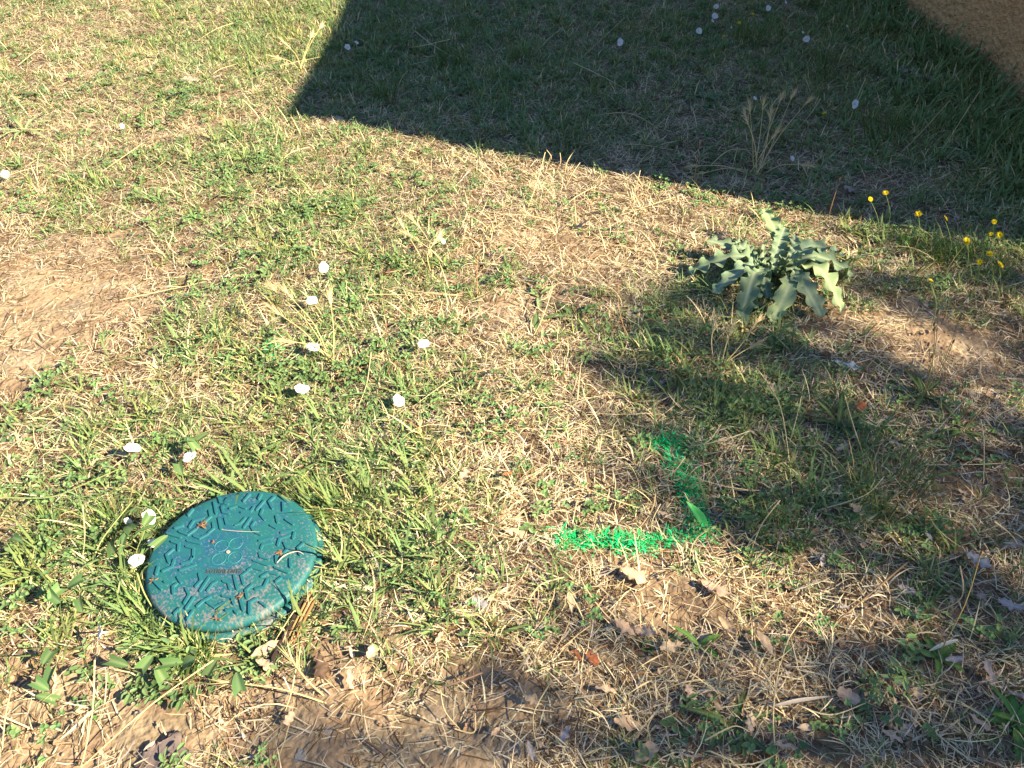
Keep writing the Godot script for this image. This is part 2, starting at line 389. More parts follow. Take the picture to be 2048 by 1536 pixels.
const DEAD_LEAVES = [
	[0.273, -1.001, 0.059, 0, 0, "pale curled dead oak leaf below the green painted line"],
	[0.449, -0.968, 0.065, 0, 0, "large lobed dead oak leaf right of the painted line's twig"],
	[1.072, -1.047, 0.053, 0, 1, "big pale dead oak leaf in dark shade"],
	[0.877, -0.965, 0.038, 0, 1, "grey lobed dead oak leaf in tree shade near the dense fine grass clump"],
	[0.722, -0.922, 0.029, 1, 2, "dark grey narrow dead leaf in tree shade near the thick pale straw"],
	[0.529, -0.834, 0.051, 1, 0, "narrow pale dead leaf standing beside a thin yellow stem"],
	[0.67, -0.724, 0.036, 2, 0, "broken tan dead leaf by the thick pale straw"],
	[0.963, -0.771, 0.051, 1, 1, "grey narrow dead leaf in tree shade near the bright green leafy plant"],
	[0.901, -0.669, 0.039, 1, 1, "grey narrow dead leaf in tree shade near the bright green leafy plant"],
	[0.807, -0.727, 0.026, 2, 0, "tan broken dead leaf on brown litter near the bright green leafy plant"],
	[0.515, -0.621, 0.038, 1, 0, "tan narrow dead leaf on brown litter near the thick pale straw"],
	[1.087, -0.926, 0.044, 0, 1, "grey lobed dead oak leaf in tree shade near the bright green leafy plant"],
	[1.036, -0.951, 0.044, 0, 1, "grey lobed dead oak leaf in tree shade near the dense fine grass clump"],
	[1.007, -0.706, 0.05, 1, 1, "grey narrow dead leaf in tree shade near the bright green leafy plant"],
	[0.241, -0.87, 0.047, 0, 0, "tan lobed dead oak leaf on brown litter near the rust-red dead leaf"],
	[0.28, -0.861, 0.043, 0, 0, "tan lobed dead oak leaf on brown litter near the rust-red dead leaf"],
	[0.166, -0.8, 0.027, 2, 3, "rust-red dead leaf beside the short grass"],
	[0.135, -0.805, 0.025, 1, 3, "small rust-orange dead leaf standing on edge"],
	[0.226, -0.667, 0.051, 0, 0, "long tan dead oak leaf near the frayed dry grass"],
	[0.042, -0.707, 0.036, 0, 0, "tan lobed dead oak leaf on brown litter near the bare dirt with hooked straw"],
	[0.126, -0.928, 0.044, 1, 0, "tan narrow dead leaf on brown litter near the rust-red dead leaf"],
	[0.401, -0.711, 0.046, 1, 0, "tan narrow dead leaf on brown litter near the thick pale straw"],
	[0.251, -0.608, 0.042, 2, 0, "tan broken dead leaf on brown litter near the rust-red dead leaf"],
	[0.035, -0.611, 0.034, 1, 1, "grey narrow dead leaf on brown litter near the bare dirt with hooked straw"],
	[-0.515, -0.827, 0.055, 1, 0, "long pale dead leaf at the foot of the bark stick"],
	[-0.507, -0.786, 0.047, 0, 0, "curled dead leaf on litter below the bark stick"],
	[-0.289, -0.81, 0.029, 2, 0, "small square brown dead leaf on the grass below the lid"],
	[-0.391, -0.784, 0.054, 0, 4, "dark rotten oak leaf beside the curled straw"],
	[-0.326, -0.755, 0.035, 1, 0, "tan narrow dead leaf on brown litter near the rotten bark stick"],
	[-0.432, -0.677, 0.022, 2, 0, "tan broken dead leaf on brown litter near the rotten bark stick"],
	[-0.032, -0.647, 0.025, 1, 0, "tan narrow dead leaf on brown litter near the bare dirt with hooked straw"],
	[0.01, -1.119, 0.052, 1, 0, "tan dead leaf left of the green painted line"],
	[-0.011, -1.296, 0.028, 1, 3, "rusty dead leaf fragment in sunlit yellow grass"],
	[-0.428, -2.21, 0.058, 2, 4, "dark brown dead leaf in a hollow of green grass"],
	[-0.365, -1.629, 0.04, 1, 4, "upright brown dead leaf next to a white flower"],
	[-0.901, -1.666, 0.038, 2, 0, "pale dead leaf in sunlit weeds behind the lid"],
	[0.748, -1.623, 0.037, 2, 0, "round pale dead leaf on green grass in tree shade"],
	[0.975, -1.557, 0.031, 2, 3, "small pink-red dead leaf in tree shade"],
	[0.816, -1.525, 0.028, 2, 3, "small pink-red dead leaf in tree shade"],
	[0.877, -1.404, 0.048, 1, 1, "grey narrow dead leaf in tree shade near the dense fine grass clump"],
	[0.839, -1.188, 0.032, 2, 0, "tan broken dead leaf in tree shade near the dense fine grass clump"],
	[1.01, -1.407, 0.045, 1, 0, "tan narrow dead leaf in tree shade near the dense fine grass clump"],
	[1.038, -1.422, 0.037, 1, 0, "tan narrow dead leaf in tree shade near the dark plantain's seed stalks"],
	[0.993, -1.739, 0.072, 0, 5, "whitish shrivelled leaf below the grey-green thistle"],
	[0.372, -1.171, 0.034, 1, 0, "small tan leaf inside the painted bend"],
	[0.213, -1.162, 0.027, 2, 0, "small tan leaf inside the painted bend"],
	[2.025, -2.95, 0.054, 0, 1, "pale dead leaf in the house's shade near the yellow flowers"],
	[1.36, -2.817, 0.048, 2, 1, "grey dead leaf on the shaded bare soil"],
	[2.186, -4.933, 0.073, 0, 1, "grey dead leaf in the shade by the house wall"],
	[2.051, -4.056, 0.104, 0, 1, "grey dead leaf heap on the litter by the house wall"],
	[2.102, -3.987, 0.093, 0, 1, "grey dead leaf heap on the litter by the house wall"],
	[1.973, -3.953, 0.077, 0, 1, "grey dead leaf heap on the litter by the house wall"],
	[0.254, -2.527, 0.064, 1, 0, "pale dead leaf in the sunny straw"],
	[-0.044, -2.457, 0.04, 1, 0, "pale dead leaf in the sunny straw"],
	[-0.12, -1.291, 0.031, 2, 0, "tan broken dead leaf on brown litter near the green painted line"],
	[-0.152, -0.841, 0.027, 1, 0, "tan narrow dead leaf on brown litter near the bare dirt with hooked straw"],
	[-0.07, -0.931, 0.031, 2, 2, "dark grey broken dead leaf on brown litter near the rust-red dead leaf"],
	[0.458, -0.876, 0.043, 1, 0, "tan narrow dead leaf on brown litter near the thick pale straw"],
	[0.357, -0.727, 0.034, 0, 0, "tan lobed dead oak leaf on brown litter near the thick pale straw"],
	[0.332, -0.829, 0.046, 0, 0, "tan lobed dead oak leaf on brown litter near the rust-red dead leaf"],
	[0.187, -0.732, 0.036, 1, 0, "tan narrow dead leaf on brown litter near the rust-red dead leaf"],
	[0.464, -0.671, 0.035, 0, 0, "tan lobed dead oak leaf on brown litter near the thick pale straw"],
	[0.569, -0.662, 0.035, 1, 0, "tan narrow dead leaf on brown litter near the thick pale straw"],
	[0.727, -0.643, 0.033, 0, 0, "tan lobed dead oak leaf on brown litter near the thick pale straw"],
	[0.102, -0.643, 0.033, 0, 1, "grey lobed dead oak leaf on brown litter near the bare dirt with hooked straw"],
	[0.907, -0.796, 0.035, 1, 1, "grey narrow dead leaf in tree shade near the bright green leafy plant"],
	[0.711, -1.041, 0.03, 1, 1, "grey narrow dead leaf in tree shade near the dense fine grass clump"],
	[1.055, -1.234, 0.035, 1, 1, "grey narrow dead leaf in tree shade near the dense fine grass clump"],
	[1.194, -1.35, 0.036, 1, 0, "tan narrow dead leaf in tree shade near the dense fine grass clump"],
	[1.17, -1.083, 0.04, 0, 1, "grey lobed dead oak leaf in tree shade near the dense fine grass clump"],
	[0.982, -1.112, 0.031, 1, 2, "dark grey narrow dead leaf in tree shade near the dense fine grass clump"],
]

const THISTLE_LEAVES = [
	[0.029, 0.12, -0.259, 0.055, 1],
	[0.047, 0.12, -0.141, 0.05, 0],
	[-0.205, 0.07, -0.147, 0.06, 0],
	[-0.133, 0.09, -0.083, 0.05, 0],
	[-0.056, 0.1, -0.048, 0.035, 0],
	[-0.295, 0.025, 0.002, 0.06, 0],
	[-0.238, 0.03, 0.127, 0.05, 0],
	[-0.143, 0.03, 0.201, 0.05, 0],
	[-0.188, 0.012, 0.26, 0.055, 0],
	[-0.043, 0.01, 0.264, 0.06, 1],
	[0.09, 0.015, 0.239, 0.06, 0],
	[0.189, 0.02, 0.187, 0.065, 1],
	[0.263, 0.03, 0.013, 0.075, 0],
	[0.249, 0.05, -0.085, 0.065, 0],
	[0.094, 0.11, -0.09, 0.045, 0],
	[0.178, 0.07, -0.1, 0.06, 0],
	[0.002, 0.13, 0.067, 0.04, 0],
	[-0.089, 0.09, 0.034, 0.04, 0],
	[-0.088, 0.04, 0.158, 0.04, 0],
	[0.059, 0.05, 0.117, 0.045, 0],
]

const THISTLE = Vector2(0.891, -2.198)

const VINES = [
	["leafy bindweed vine climbing against the teal lid's rim", 4, -0.87, 0, -1.014, -0.862, 0.04, -1.054, -0.853, 0.06, -1.096, -0.859, 0.05, -1.154, -0.811, 0.055, -1.052, -0.878, 0.05, -1.096, -0.842, 0.07, -1.124, -0.829, 0.06, -1.1, -0.888, 0.05, -1.062, -0.906, 0.04, -1.046],
	["bindweed vine with arrow-shaped leaves creeping below the lid", 4, -0.538, 0.02, -0.727, -0.606, 0.02, -0.748, -0.698, 0.025, -0.756, -0.818, 0.02, -0.79, -0.813, 0.03, -0.784, -0.741, 0.04, -0.765, -0.7, 0.045, -0.771, -0.661, 0.035, -0.771, -0.693, 0.03, -0.745, -0.607, 0.035, -0.753, -0.534, 0.03, -0.722],
	["bindweed runner on bare soil with few leaves", 4, -0.887, 0, -0.671, -0.93, 0.02, -0.727, -0.928, 0.03, -0.769, -0.937, 0.03, -0.824, -0.918, 0.04, -0.761, -0.938, 0.04, -0.735, -0.902, 0.015, -0.712, -0.938, 0.04, -0.8],
	["broad-leaved bindweed stem in the weeds beside the lid", 4, -0.954, 0, -0.912, -0.966, 0.04, -0.924, -1.008, 0.05, -0.955, -1.131, 0.04, -1.068, -0.98, 0.06, -0.917, -0.923, 0.05, -0.912, -0.932, 0.06, -0.955, -1.137, 0.05, -1.069, -0.966, 0.06, -0.93],
	["bindweed vine threading the sunlit grass behind the lid", 3, -0.881, 0.02, -1.298, -0.848, 0.03, -1.323, -0.815, 0.04, -1.349, -0.838, 0.05, -1.369, -0.807, 0.05, -1.375, -0.806, 0.05, -1.348, -0.84, 0.04, -1.306],
]

const PLANTAINS = [
	[0.893, -1.488, 7, 0.11, 0.014, 1, "plantain rosette with narrow leaves in tree shade", 0],
	[1.165, -1.6, 9, 0.11, 0.014, 7, "dark plantain rosette sending up thin seed stalks", 0],
	[1.219, -1.463, 7, 0.09, 0.013, 2, "small plantain rosette on brown litter in tree shade", 0],
	[-2.201, -3.346, 10, 0.16, 0.016, 2, "pale green rosette of long leaves in dry sunlit grass", 1],
	[-2.369, -3.822, 5, 0.14, 0.025, 0, "dark broad-leaved plantain standing in dry grass", 0],
	[0.977, -0.672, 12, 0.08, 0.014, 0, "bright green leafy plant on dark litter", 2],
	[0.198, -1.991, 4, 0.13, 0.018, 0, "plantain with broad dark leaves at the soil patch", 0],
	[0.074, -1.89, 3, 0.12, 0.016, 0, "flattened dark plantain leaves across bare soil", 0],
	[0.092, -2.11, 3, 0.1, 0.018, 0, "pale green flattened plantain above the soil patch", 1],
	[0.425, -0.671, 6, 0.11, 0.013, 0, "dark narrow-leaved plantain in brown litter", 0],
	[0.881, -0.807, 5, 0.08, 0.016, 1, "plantain with one upright oval leaf on litter", 2],
	[0.398, -0.841, 4, 0.07, 0.014, 0, "small plantain in dry grass below the painted line", 2],
	[0.952, -3.759, 7, 0.1, 0.022, 0, "low broad-leaved weed in the house's shade", 3],
	[-1.637, -3.759, 7, 0.1, 0.02, 0, "blue-green low weed by the pale stones", 3],
]

const CLUMPS = [
	[0.937, -1.234, 0.17, 0.15, "dense fine green grass clump in tree shade", 0],
	[-0.319, -4.2, 0.16, 0.16, "bright green grass clump in the house's shade", 1],
	[1.356, -4.552, 0.2, 0.18, "tall green grass clump with yellow flowers near the house", 0],
	[1.578, -2.26, 0.16, 0.2, "wiry green clump carrying yellow flowers", 1],
	[1.454, -2.389, 0.12, 0.14, "smaller wiry green clump with yellow flowers", 1],
	[-0.414, -1.218, 0.12, 0.07, "long green grass tuft leaning at the lid's edge", 2],
	[-0.602, -3.759, 0.12, 0.13, "sparse seedy grass tuft at the shadow's edge", 0],
	[0.07, -4.237, 0.14, 0.13, "pale grass clump in the house's shade", 2],
	[2.123, -3.203, 0.2, 0.2, "tall dark grass clump by the house wall near the yellow flowers", 0],
	[2.339, -4.312, 0.18, 0.2, "tall dark grass clump by the house wall beside the grey leaf heap", 0],
	[2.286, -3.822, 0.16, 0.2, "tall dark grass clump between the house wall and the grey leaf heap", 0],
	[1.694, -3.356, 0.16, 0.18, "tall dark grass clump in shade by a white flower", 0],
	[1.639, -4.163, 0.16, 0.18, "tall dark grass clump in shade behind the barley clump", 0],
	[0.637, -1.112, 0.09, 0.1, "green grass tuft right of the painted leaf", 0],
	[-0.967, -1.141, 0.1, 0.09, "tall green grass tuft among vine leaves beside the lid", 2],
	[-1.111, -1.141, 0.09, 0.09, "green blades at the soil's edge beside the lid", 2],
	[-0.504, -1.234, 0.08, 0.06, "green grass tuft overhanging the lid's far edge", 2],
]

const PAINT = [
	[0.12, -1.115, 0.017, 0.8],
	[0.135, -1.113, 0.017, 0.8],
	[0.15, -1.112, 0.017, 0.8],
	[0.165, -1.111, 0.017, 0.8],
	[0.18, -1.109, 0.017, 0.8],
	[0.195, -1.108, 0.017, 0.8],
	[0.21, -1.107, 0.017, 0.8],
	[0.225, -1.105, 0.017, 0.8],
	[0.24, -1.104, 0.017, 0.8],
	[0.255, -1.103, 0.017, 0.8],
	[0.27, -1.101, 0.017, 0.8],
	[0.285, -1.1, 0.017, 0.8],
	[0.299, -1.099, 0.017, 0.8],
	[0.314, -1.097, 0.017, 0.8],
	[0.314, -1.097, 0.011, 0.6],
	[0.336, -1.102, 0.011, 0.6],
	[0.359, -1.106, 0.011, 0.6],
	[0.381, -1.11, 0.011, 0.6],
	[0.404, -1.115, 0.011, 0.6],
	[0.426, -1.119, 0.011, 0.6],
	[0.449, -1.124, 0.011, 0.6],
	[0.457, -1.134, 0.012, 1.2],
	[0.455, -1.149, 0.012, 1.2],
	[0.453, -1.164, 0.012, 1.2],
	[0.452, -1.179, 0.012, 1.2],
	[0.45, -1.194, 0.012, 1.2],
	[0.448, -1.21, 0.012, 1.2],
	[0.446, -1.226, 0.012, 1.2],
	[0.444, -1.242, 0.013, 1.2],
	[0.443, -1.258, 0.013, 1.2],
	[0.441, -1.274, 0.013, 1.2],
	[0.436, -1.299, 0.028, 0.8],
	[0.434, -1.315, 0.028, 0.8],
	[0.432, -1.331, 0.028, 0.8],
	[0.429, -1.347, 0.029, 0.8],
	[0.427, -1.364, 0.029, 0.8],
	[0.425, -1.38, 0.029, 0.8],
	[0.422, -1.397, 0.029, 0.8],
	[0.42, -1.414, 0.029, 0.8],
	[0.417, -1.431, 0.03, 0.8],
	[0.38, -1.404, 0.019, 1],
	[0.396, -1.411, 0.019, 1],
	[0.412, -1.417, 0.019, 1],
	[0.428, -1.424, 0.019, 1],
	[0.444, -1.431, 0.019, 1],
	[-0.725, -1.793, 0.014, 1],
	[-0.731, -1.825, 0.014, 1],
	[-0.737, -1.858, 0.014, 1],
]

const STONES = [
	[-0.659, -0.603, 0.09, 0, "flat purplish-grey stone half sunk in soil"],
	[-0.358, -0.666, 0.027, 1, "small grey stone on the bare dirt"],
	[-1.659, -3.987, 0.088, 2, "pale stone sunk in the sunlit lawn, the largest of three"],
	[-1.648, -4.141, 0.058, 2, "pale stone behind the largest of three lawn stones"],
	[-1.543, -3.709, 0.059, 2, "pale stone in front of the largest of three lawn stones"],
	[-0.823, -3.493, 0.079, 2, "pale clod at the shadow's edge behind the painted mark"],
	[-0.402, -0.614, 0.023, 1, "small grey stone at the dirt's edge"],
	[0.139, -2.198, 0.017, 1, "tiny stone on the reddish soil"],
]

const SHADE = [
	[0.626, -1.846, 0.231, 1],
	[0.869, -1.774, 0.226, 1],
	[0.524, -1.537, 0.209, 1],
	[0.737, -1.497, 0.234, 1],
	[1.079, -1.728, 0.163, 1],
	[0.601, -1.266, 0.189, 1],
	[0.881, -1.35, 0.222, 1],
	[1.139, -1.44, 0.202, 1],
	[0.732, -1.112, 0.166, 1],
	[0.981, -1.171, 0.183, 1],
	[1.259, -1.35, 0.156, 1],
	[0.835, -1.001, 0.136, 1],
	[1.039, -0.975, 0.168, 1],
	[1.184, -1.112, 0.154, 1],
	[0.404, -1.683, 0.117, 1],
	[0.391, -1.299, 0.115, 1],
	[0.557, -2.082, 0.133, 1],
	[0.782, -2.054, 0.148, 1],
	[0.956, -1.973, 0.144, 1],
	[0.476, -1.87, 0.14, 1],
	[1.091, -0.852, 0.159, 1],
	[0.476, -1.141, 0.108, 1],
	[1.252, -2.082, 0.133, 1],
	[1.569, -2.198, 0.154, 1],
	[1.531, -1.598, 0.256, 1],
	[1.466, -1.234, 0.249, 1],
	[1.185, -0.829, 0.158, 1],
	[0.377, -1.478, 0.096, 1],
	[0.95, -2.323, 0.106, 1],
	[1.192, -2.198, 0.103, 1],
	[0.961, -0.975, 0.135, 1],
	[1.581, -2.389, 0.235, 1],
	[1.689, -2.198, 0.223, 1],
	[1.522, -2.564, 0.151, 1],
	[1.525, -2.026, 0.147, 1],
	[0.135, -0.864, 0.16, 0.35],
	[0.317, -0.796, 0.155, 0.4],
	[0.514, -0.796, 0.166, 0.5],
	[0.7, -0.796, 0.166, 0.55],
	[0.876, -0.721, 0.17, 0.7],
	[0.199, -0.652, 0.164, 0.55],
	[0.39, -0.643, 0.164, 0.5],
	[0.573, -0.643, 0.164, 0.55],
	[0.758, -0.624, 0.162, 0.65],
	[-0.091, -0.652, 0.164, 0.5],
	[-0.309, -0.624, 0.143, 0.45],
	[-0.024, -0.763, 0.122, 0.4],
	[0.292, -2.082, 0.149, 0.5],
	[0.235, -1.774, 0.121, 0.4],
	[1.555, -1.821, 0.184, 0.6],
	[1.301, -1.728, 0.163, 0.5],
	[-0.547, -0.624, 0.124, 0.3],
	[0.952, -0.671, 0.146, 0.7],
]
var rng := RandomNumberGenerator.new()
var noise_a := FastNoiseLite.new()
var noise_b := FastNoiseLite.new()
var noise_c := FastNoiseLite.new()
var mats := {}
var used := {}

# ---------------------------------------------------------------- helpers
func numbered(called: String) -> String:
	var n: int = used.get(called, 0)
	used[called] = n + 1
	return called if n == 0 else "%s_%03d" % [called, n]

func tag(o: Node, label: String, category: String, group := "", kind := "") -> void:
	if label: o.set_meta("label", label)
	if category: o.set_meta("category", category)
	if group: o.set_meta("group", group)
	if kind: o.set_meta("kind", kind)

func thing(called: String, label: String, category: String, at := Vector3.ZERO, group := "") -> Node3D:
	var o := Node3D.new()
	o.name = numbered(called)
	add_child(o)
	o.position = at
	tag(o, label, category, group)
	return o

func part(called: String, mesh: Mesh, material: Material, parent: Node) -> MeshInstance3D:
	var o := MeshInstance3D.new()
	o.name = called
	o.mesh = mesh
	o.material_override = material
	parent.add_child(o, true)
	return o

func single(called: String, mesh: Mesh, material: Material, label: String, category: String, at := Vector3.ZERO, group := "") -> MeshInstance3D:
	var o := MeshInstance3D.new()
	o.name = numbered(called)
	o.mesh = mesh
	o.material_override = material
	add_child(o)
	o.position = at
	tag(o, label, category, group)
	return o

func begin() -> SurfaceTool:
	var st := SurfaceTool.new()
	st.begin(Mesh.PRIMITIVE_TRIANGLES)
	return st

func finish(st: SurfaceTool, smooth := true) -> ArrayMesh:
	if smooth: st.generate_normals()
	return st.commit()

func quad(st: SurfaceTool, a: Vector3, b: Vector3, c: Vector3, d: Vector3) -> void:
	st.add_vertex(a); st.add_vertex(b); st.add_vertex(c)
	st.add_vertex(a); st.add_vertex(c); st.add_vertex(d)

func sheet(st: SurfaceTool, rows: Array, cols: Array) -> void:      # rows of points with rows of colours
	for i in rows.size() - 1:
		var r0: PackedVector3Array = rows[i]
		var r1: PackedVector3Array = rows[i + 1]
		var c0: PackedColorArray = cols[i]
		var c1: PackedColorArray = cols[i + 1]
		for j in r0.size() - 1:
			st.set_color(c0[j]); st.add_vertex(r0[j])
			st.set_color(c0[j + 1]); st.add_vertex(r0[j + 1])
			st.set_color(c1[j + 1]); st.add_vertex(r1[j + 1])
			st.set_color(c0[j]); st.add_vertex(r0[j])
			st.set_color(c1[j + 1]); st.add_vertex(r1[j + 1])
			st.set_color(c1[j]); st.add_vertex(r1[j])

func tube(st: SurfaceTool, pts: PackedVector3Array, radii: PackedFloat32Array, sides: int, col: Color) -> void:
	var rows := []
	var cols := []
	for i in pts.size():
		var d := (pts[mini(i + 1, pts.size() - 1)] - pts[maxi(i - 1, 0)]).normalized()
		var u := d.cross(Vector3.UP if absf(d.y) < 0.9 else Vector3.RIGHT).normalized()
		var v := d.cross(u)
		var r := PackedVector3Array()
		var c := PackedColorArray()
		for k in sides + 1:
			var a := TAU * k / sides
			r.append(pts[i] + (u * cos(a) + v * sin(a)) * radii[i])
			c.append(col)
		rows.append(r)
		cols.append(c)
	sheet(st, rows, cols)

func curve_points(ctrl: Array, n: int) -> PackedVector3Array:       # smooth line through the given points
	var out := PackedVector3Array()
	var m := ctrl.size()
	for i in n + 1:
		var f := float(i) / n * (m - 1)
		var k := mini(int(f), m - 2)
		var t := f - k
		var p0: Vector3 = ctrl[maxi(k - 1, 0)]
		var p1: Vector3 = ctrl[k]
		var p2: Vector3 = ctrl[k + 1]
		var p3: Vector3 = ctrl[mini(k + 2, m - 1)]
		out.append(p1.cubic_interpolate(p2, p0, p3, t))
	return out

func vary(c: Color, by: float) -> Color:
	var k := 1.0 + rng.randf_range(-by, by)
	return Color(c.r * k * (1.0 + rng.randf_range(-by, by) * 0.4), c.g * k, c.b * k * (1.0 + rng.randf_range(-by, by) * 0.4))

# one grass blade: a tapering, drooping ribbon folded along its middle
func blade(st: SurfaceTool, base: Vector3, az: float, rise: float, length: float, width: float, droop: float, c0: Color, c1: Color, segs := 3) -> void:
	var p := base
	var e := rise
	var turn := rng.randf_range(-0.25, 0.25)
	var last_l := Vector3.ZERO
	var last_r := Vector3.ZERO
	var last_c := c0
	for i in segs + 1:
		var t := float(i) / segs
		var dir := Vector3(cos(az) * cos(e), sin(e), sin(az) * cos(e))
		var side := Vector3(-sin(az), rng.randf_range(-0.35, 0.35), cos(az)).normalized()
		var w := width * 0.5 * (1.0 - t * t) * (0.75 + 0.5 * minf(t * 3.0, 1.0))
		var l := p - side * w
		var r := p + side * w
		var c := c0.lerp(c1, t)
		if i > 0:
			st.set_color(last_c); st.add_vertex(last_l)
			st.set_color(last_c); st.add_vertex(last_r)
			st.set_color(c); st.add_vertex(r)
			if i < segs:
				st.set_color(last_c); st.add_vertex(last_l)
				st.set_color(c); st.add_vertex(r)
				st.set_color(c); st.add_vertex(l)
		last_l = l
		last_r = r
		last_c = c
		p += dir * length / segs
		if p.y < 0.001: p.y = 0.001 + rng.randf() * 0.002
		e -= droop / segs
		az += turn

func ground_height(x: float, z: float) -> float:
	var h := noise_a.get_noise_2d(x * 1.1, z * 1.1) * 0.022 + noise_b.get_noise_2d(x * 6.0, z * 6.0) * 0.011 + noise_c.get_noise_2d(x * 24.0, z * 24.0) * 0.0045
	var d := Vector2(x - LID.x, z - LID.y).length()
	var k := smoothstep(0.16, 0.42, d)
	h = lerpf(-0.012 + h * 0.25, h, k)
	return h

func on_ground(x: float, z: float, up := 0.0) -> Vector3:
	return Vector3(x, ground_height(x, z) + up, z)

var fields := {}
func field(called: String, spots: Array, x: float, z: float) -> float:      # the same, looked up on a 5 cm grid
	if not fields.has(called):
		var f := PackedFloat32Array()
		for j in 136:
			for i in 188: f.append(amount(spots, -4.7 + i * 0.05, -6.6 + j * 0.05))
		fields[called] = f
	var i := clampi(roundi((x + 4.7) / 0.05 + rng.randf() - 0.5), 0, 187)
	var j := clampi(roundi((z + 6.6) / 0.05 + rng.randf() - 0.5), 0, 135)
	return fields[called][j * 188 + i]

func amount(spots: Array, x: float, z: float) -> float:
	var s := 0.0
	for b in spots:
		var dx: float = x - b[0]
		var dz: float = z - b[1]
		var q: float = (dx * dx + dz * dz) / (b[2] * b[2])
		if q < 6.0: s += b[3] * exp(-q)
	return s

func leaf_material(rough: float, through: Color, shine := 0.15) -> StandardMaterial3D:
	var m := StandardMaterial3D.new()
	m.vertex_color_use_as_albedo = true
	m.roughness = rough
	m.metallic_specular = shine
	m.cull_mode = BaseMaterial3D.CULL_DISABLED
	if through.v > 0.0:
		m.backlight_enabled = true
		m.backlight = through
	return m

func plain(col: Color, rough: float) -> StandardMaterial3D:        # col is a linear base colour
	var m := StandardMaterial3D.new()
	m.albedo_color = col.linear_to_srgb()
	m.roughness = rough
	return m

func seamless(seed_n: int, freq: float, size: int, oct := 4) -> Image:
	var n := FastNoiseLite.new()
	n.seed = seed_n
	n.frequency = freq
	n.fractal_octaves = oct
	return n.get_seamless_image(size, size)

func ramp_texture(img: Image, other: Image, lo: Color, mid: Color, hi: Color, mixed := 0.5) -> ImageTexture:
	var w := img.get_width()
	var data := PackedByteArray()
	data.resize(w * w * 3)
	var a := img.get_data()
	var b := other.get_data()
	for i in w * w:
		var t := clampf((a[i] * (1.0 - mixed) + b[i] * mixed) / 255.0, 0.0, 1.0)
		var c := lo.lerp(mid, t * 2.0) if t < 0.5 else mid.lerp(hi, t * 2.0 - 1.0)
		c = c.linear_to_srgb()
		data[i * 3] = int(clampf(c.r, 0, 1) * 255)
		data[i * 3 + 1] = int(clampf(c.g, 0, 1) * 255)
		data[i * 3 + 2] = int(clampf(c.b, 0, 1) * 255)
	return ImageTexture.create_from_image(Image.create_from_data(w, w, false, Image.FORMAT_RGB8, data))

# ---------------------------------------------------------------- the script
func _ready() -> void:
	rng.seed = 20240711
	noise_a.seed = 5
	noise_b.seed = 9
	noise_c.seed = 14
	for n in [noise_a, noise_b, noise_c]: n.frequency = 1.0
	build_camera_and_light()
	make_materials()
	build_ground()
	build_house()
	build_tree()
	build_lid()
	build_lawn()
	build_painted_line()
	build_thistle()
	build_clumps()
	build_plantains()
	build_vines()
	build_flowers()
	build_yellow_flowers()
	build_barley()
	build_stalks()
	build_dead_leaves()
	build_stones()

func build_camera_and_light() -> void:
	var cam := Camera3D.new()
	cam.name = "camera"
	cam.fov = 53.0
	cam.near = 0.05
	cam.far = 1200.0
	add_child(cam)
	cam.position = Vector3(0, 1.5, 0)
	cam.rotation_degrees = Vector3(-42, 0, 0)
	cam.current = true
	var sky_look := ProceduralSkyMaterial.new()
	sky_look.sky_top_color = Color(0.40, 0.53, 0.73)
	sky_look.sky_horizon_color = Color(0.74, 0.82, 0.92)
	sky_look.sky_curve = 0.12
	sky_look.ground_bottom_color = Color(0.20, 0.17, 0.12)
	sky_look.ground_horizon_color = Color(0.45, 0.45, 0.42)
	sky_look.sun_angle_max = 8.0
	var sky := Sky.new()
	sky.sky_material = sky_look
	var env := Environment.new()
	env.background_mode = Environment.BG_SKY
	env.sky = sky
	env.tonemap_mode = Environment.TONE_MAPPER_LINEAR
	env.tonemap_exposure = 3.5
	env.background_energy_multiplier = 0.37
	env.sdfgi_enabled = true
	env.ssao_enabled = true
	env.ssil_enabled = true
	var we := WorldEnvironment.new()
	we.name = "world_environment"
	we.environment = env
	add_child(we)
	var sun := DirectionalLight3D.new()
	sun.name = "sun"
	sun.light_color = Color(1.0, 0.93, 0.80)
	sun.light_energy = 1.6
	sun.light_angular_distance = 0.6
	sun.shadow_enabled = true
	add_child(sun)
	var e := deg_to_rad(SUN_HEIGHT)
	sun.basis = Basis.looking_at(-Vector3(cos(e) * SUN_SIDE.x, sin(e), cos(e) * SUN_SIDE.y))

func make_materials() -> void:
	mats.grass = leaf_material(0.7, Color(0.55, 0.6, 0.3))
	mats.straw = leaf_material(0.6, Color(0.35, 0.33, 0.25))
	mats.leaf = leaf_material(0.6, Color(0.4, 0.45, 0.25), 0.25)
	mats.dead = leaf_material(0.75, Color(0.25, 0.2, 0.15))
	mats.petal = leaf_material(0.6, Color(0.7, 0.7, 0.7))
	mats.wood = leaf_material(0.85, Color(0, 0, 0))
	mats.paint = leaf_material(0.4, Color(0.1, 0.3, 0.15))

# ---------------------------------------------------------------- setting
func graded(lo: float, hi: float, step: float, far: float) -> PackedFloat32Array:
	var a := PackedFloat32Array()
	var d := step * 2.0
	var x := lo
	var left := []
	while x > -far:
		x -= d
		d *= 1.35
		left.push_front(x)
	for v in left: a.append(v)
	x = lo
	while x < hi:
		a.append(x)
		x += step
	d = step * 2.0
	while x < far:
		a.append(x)
		x += d
		d *= 1.35
	a.append(x)
	return a

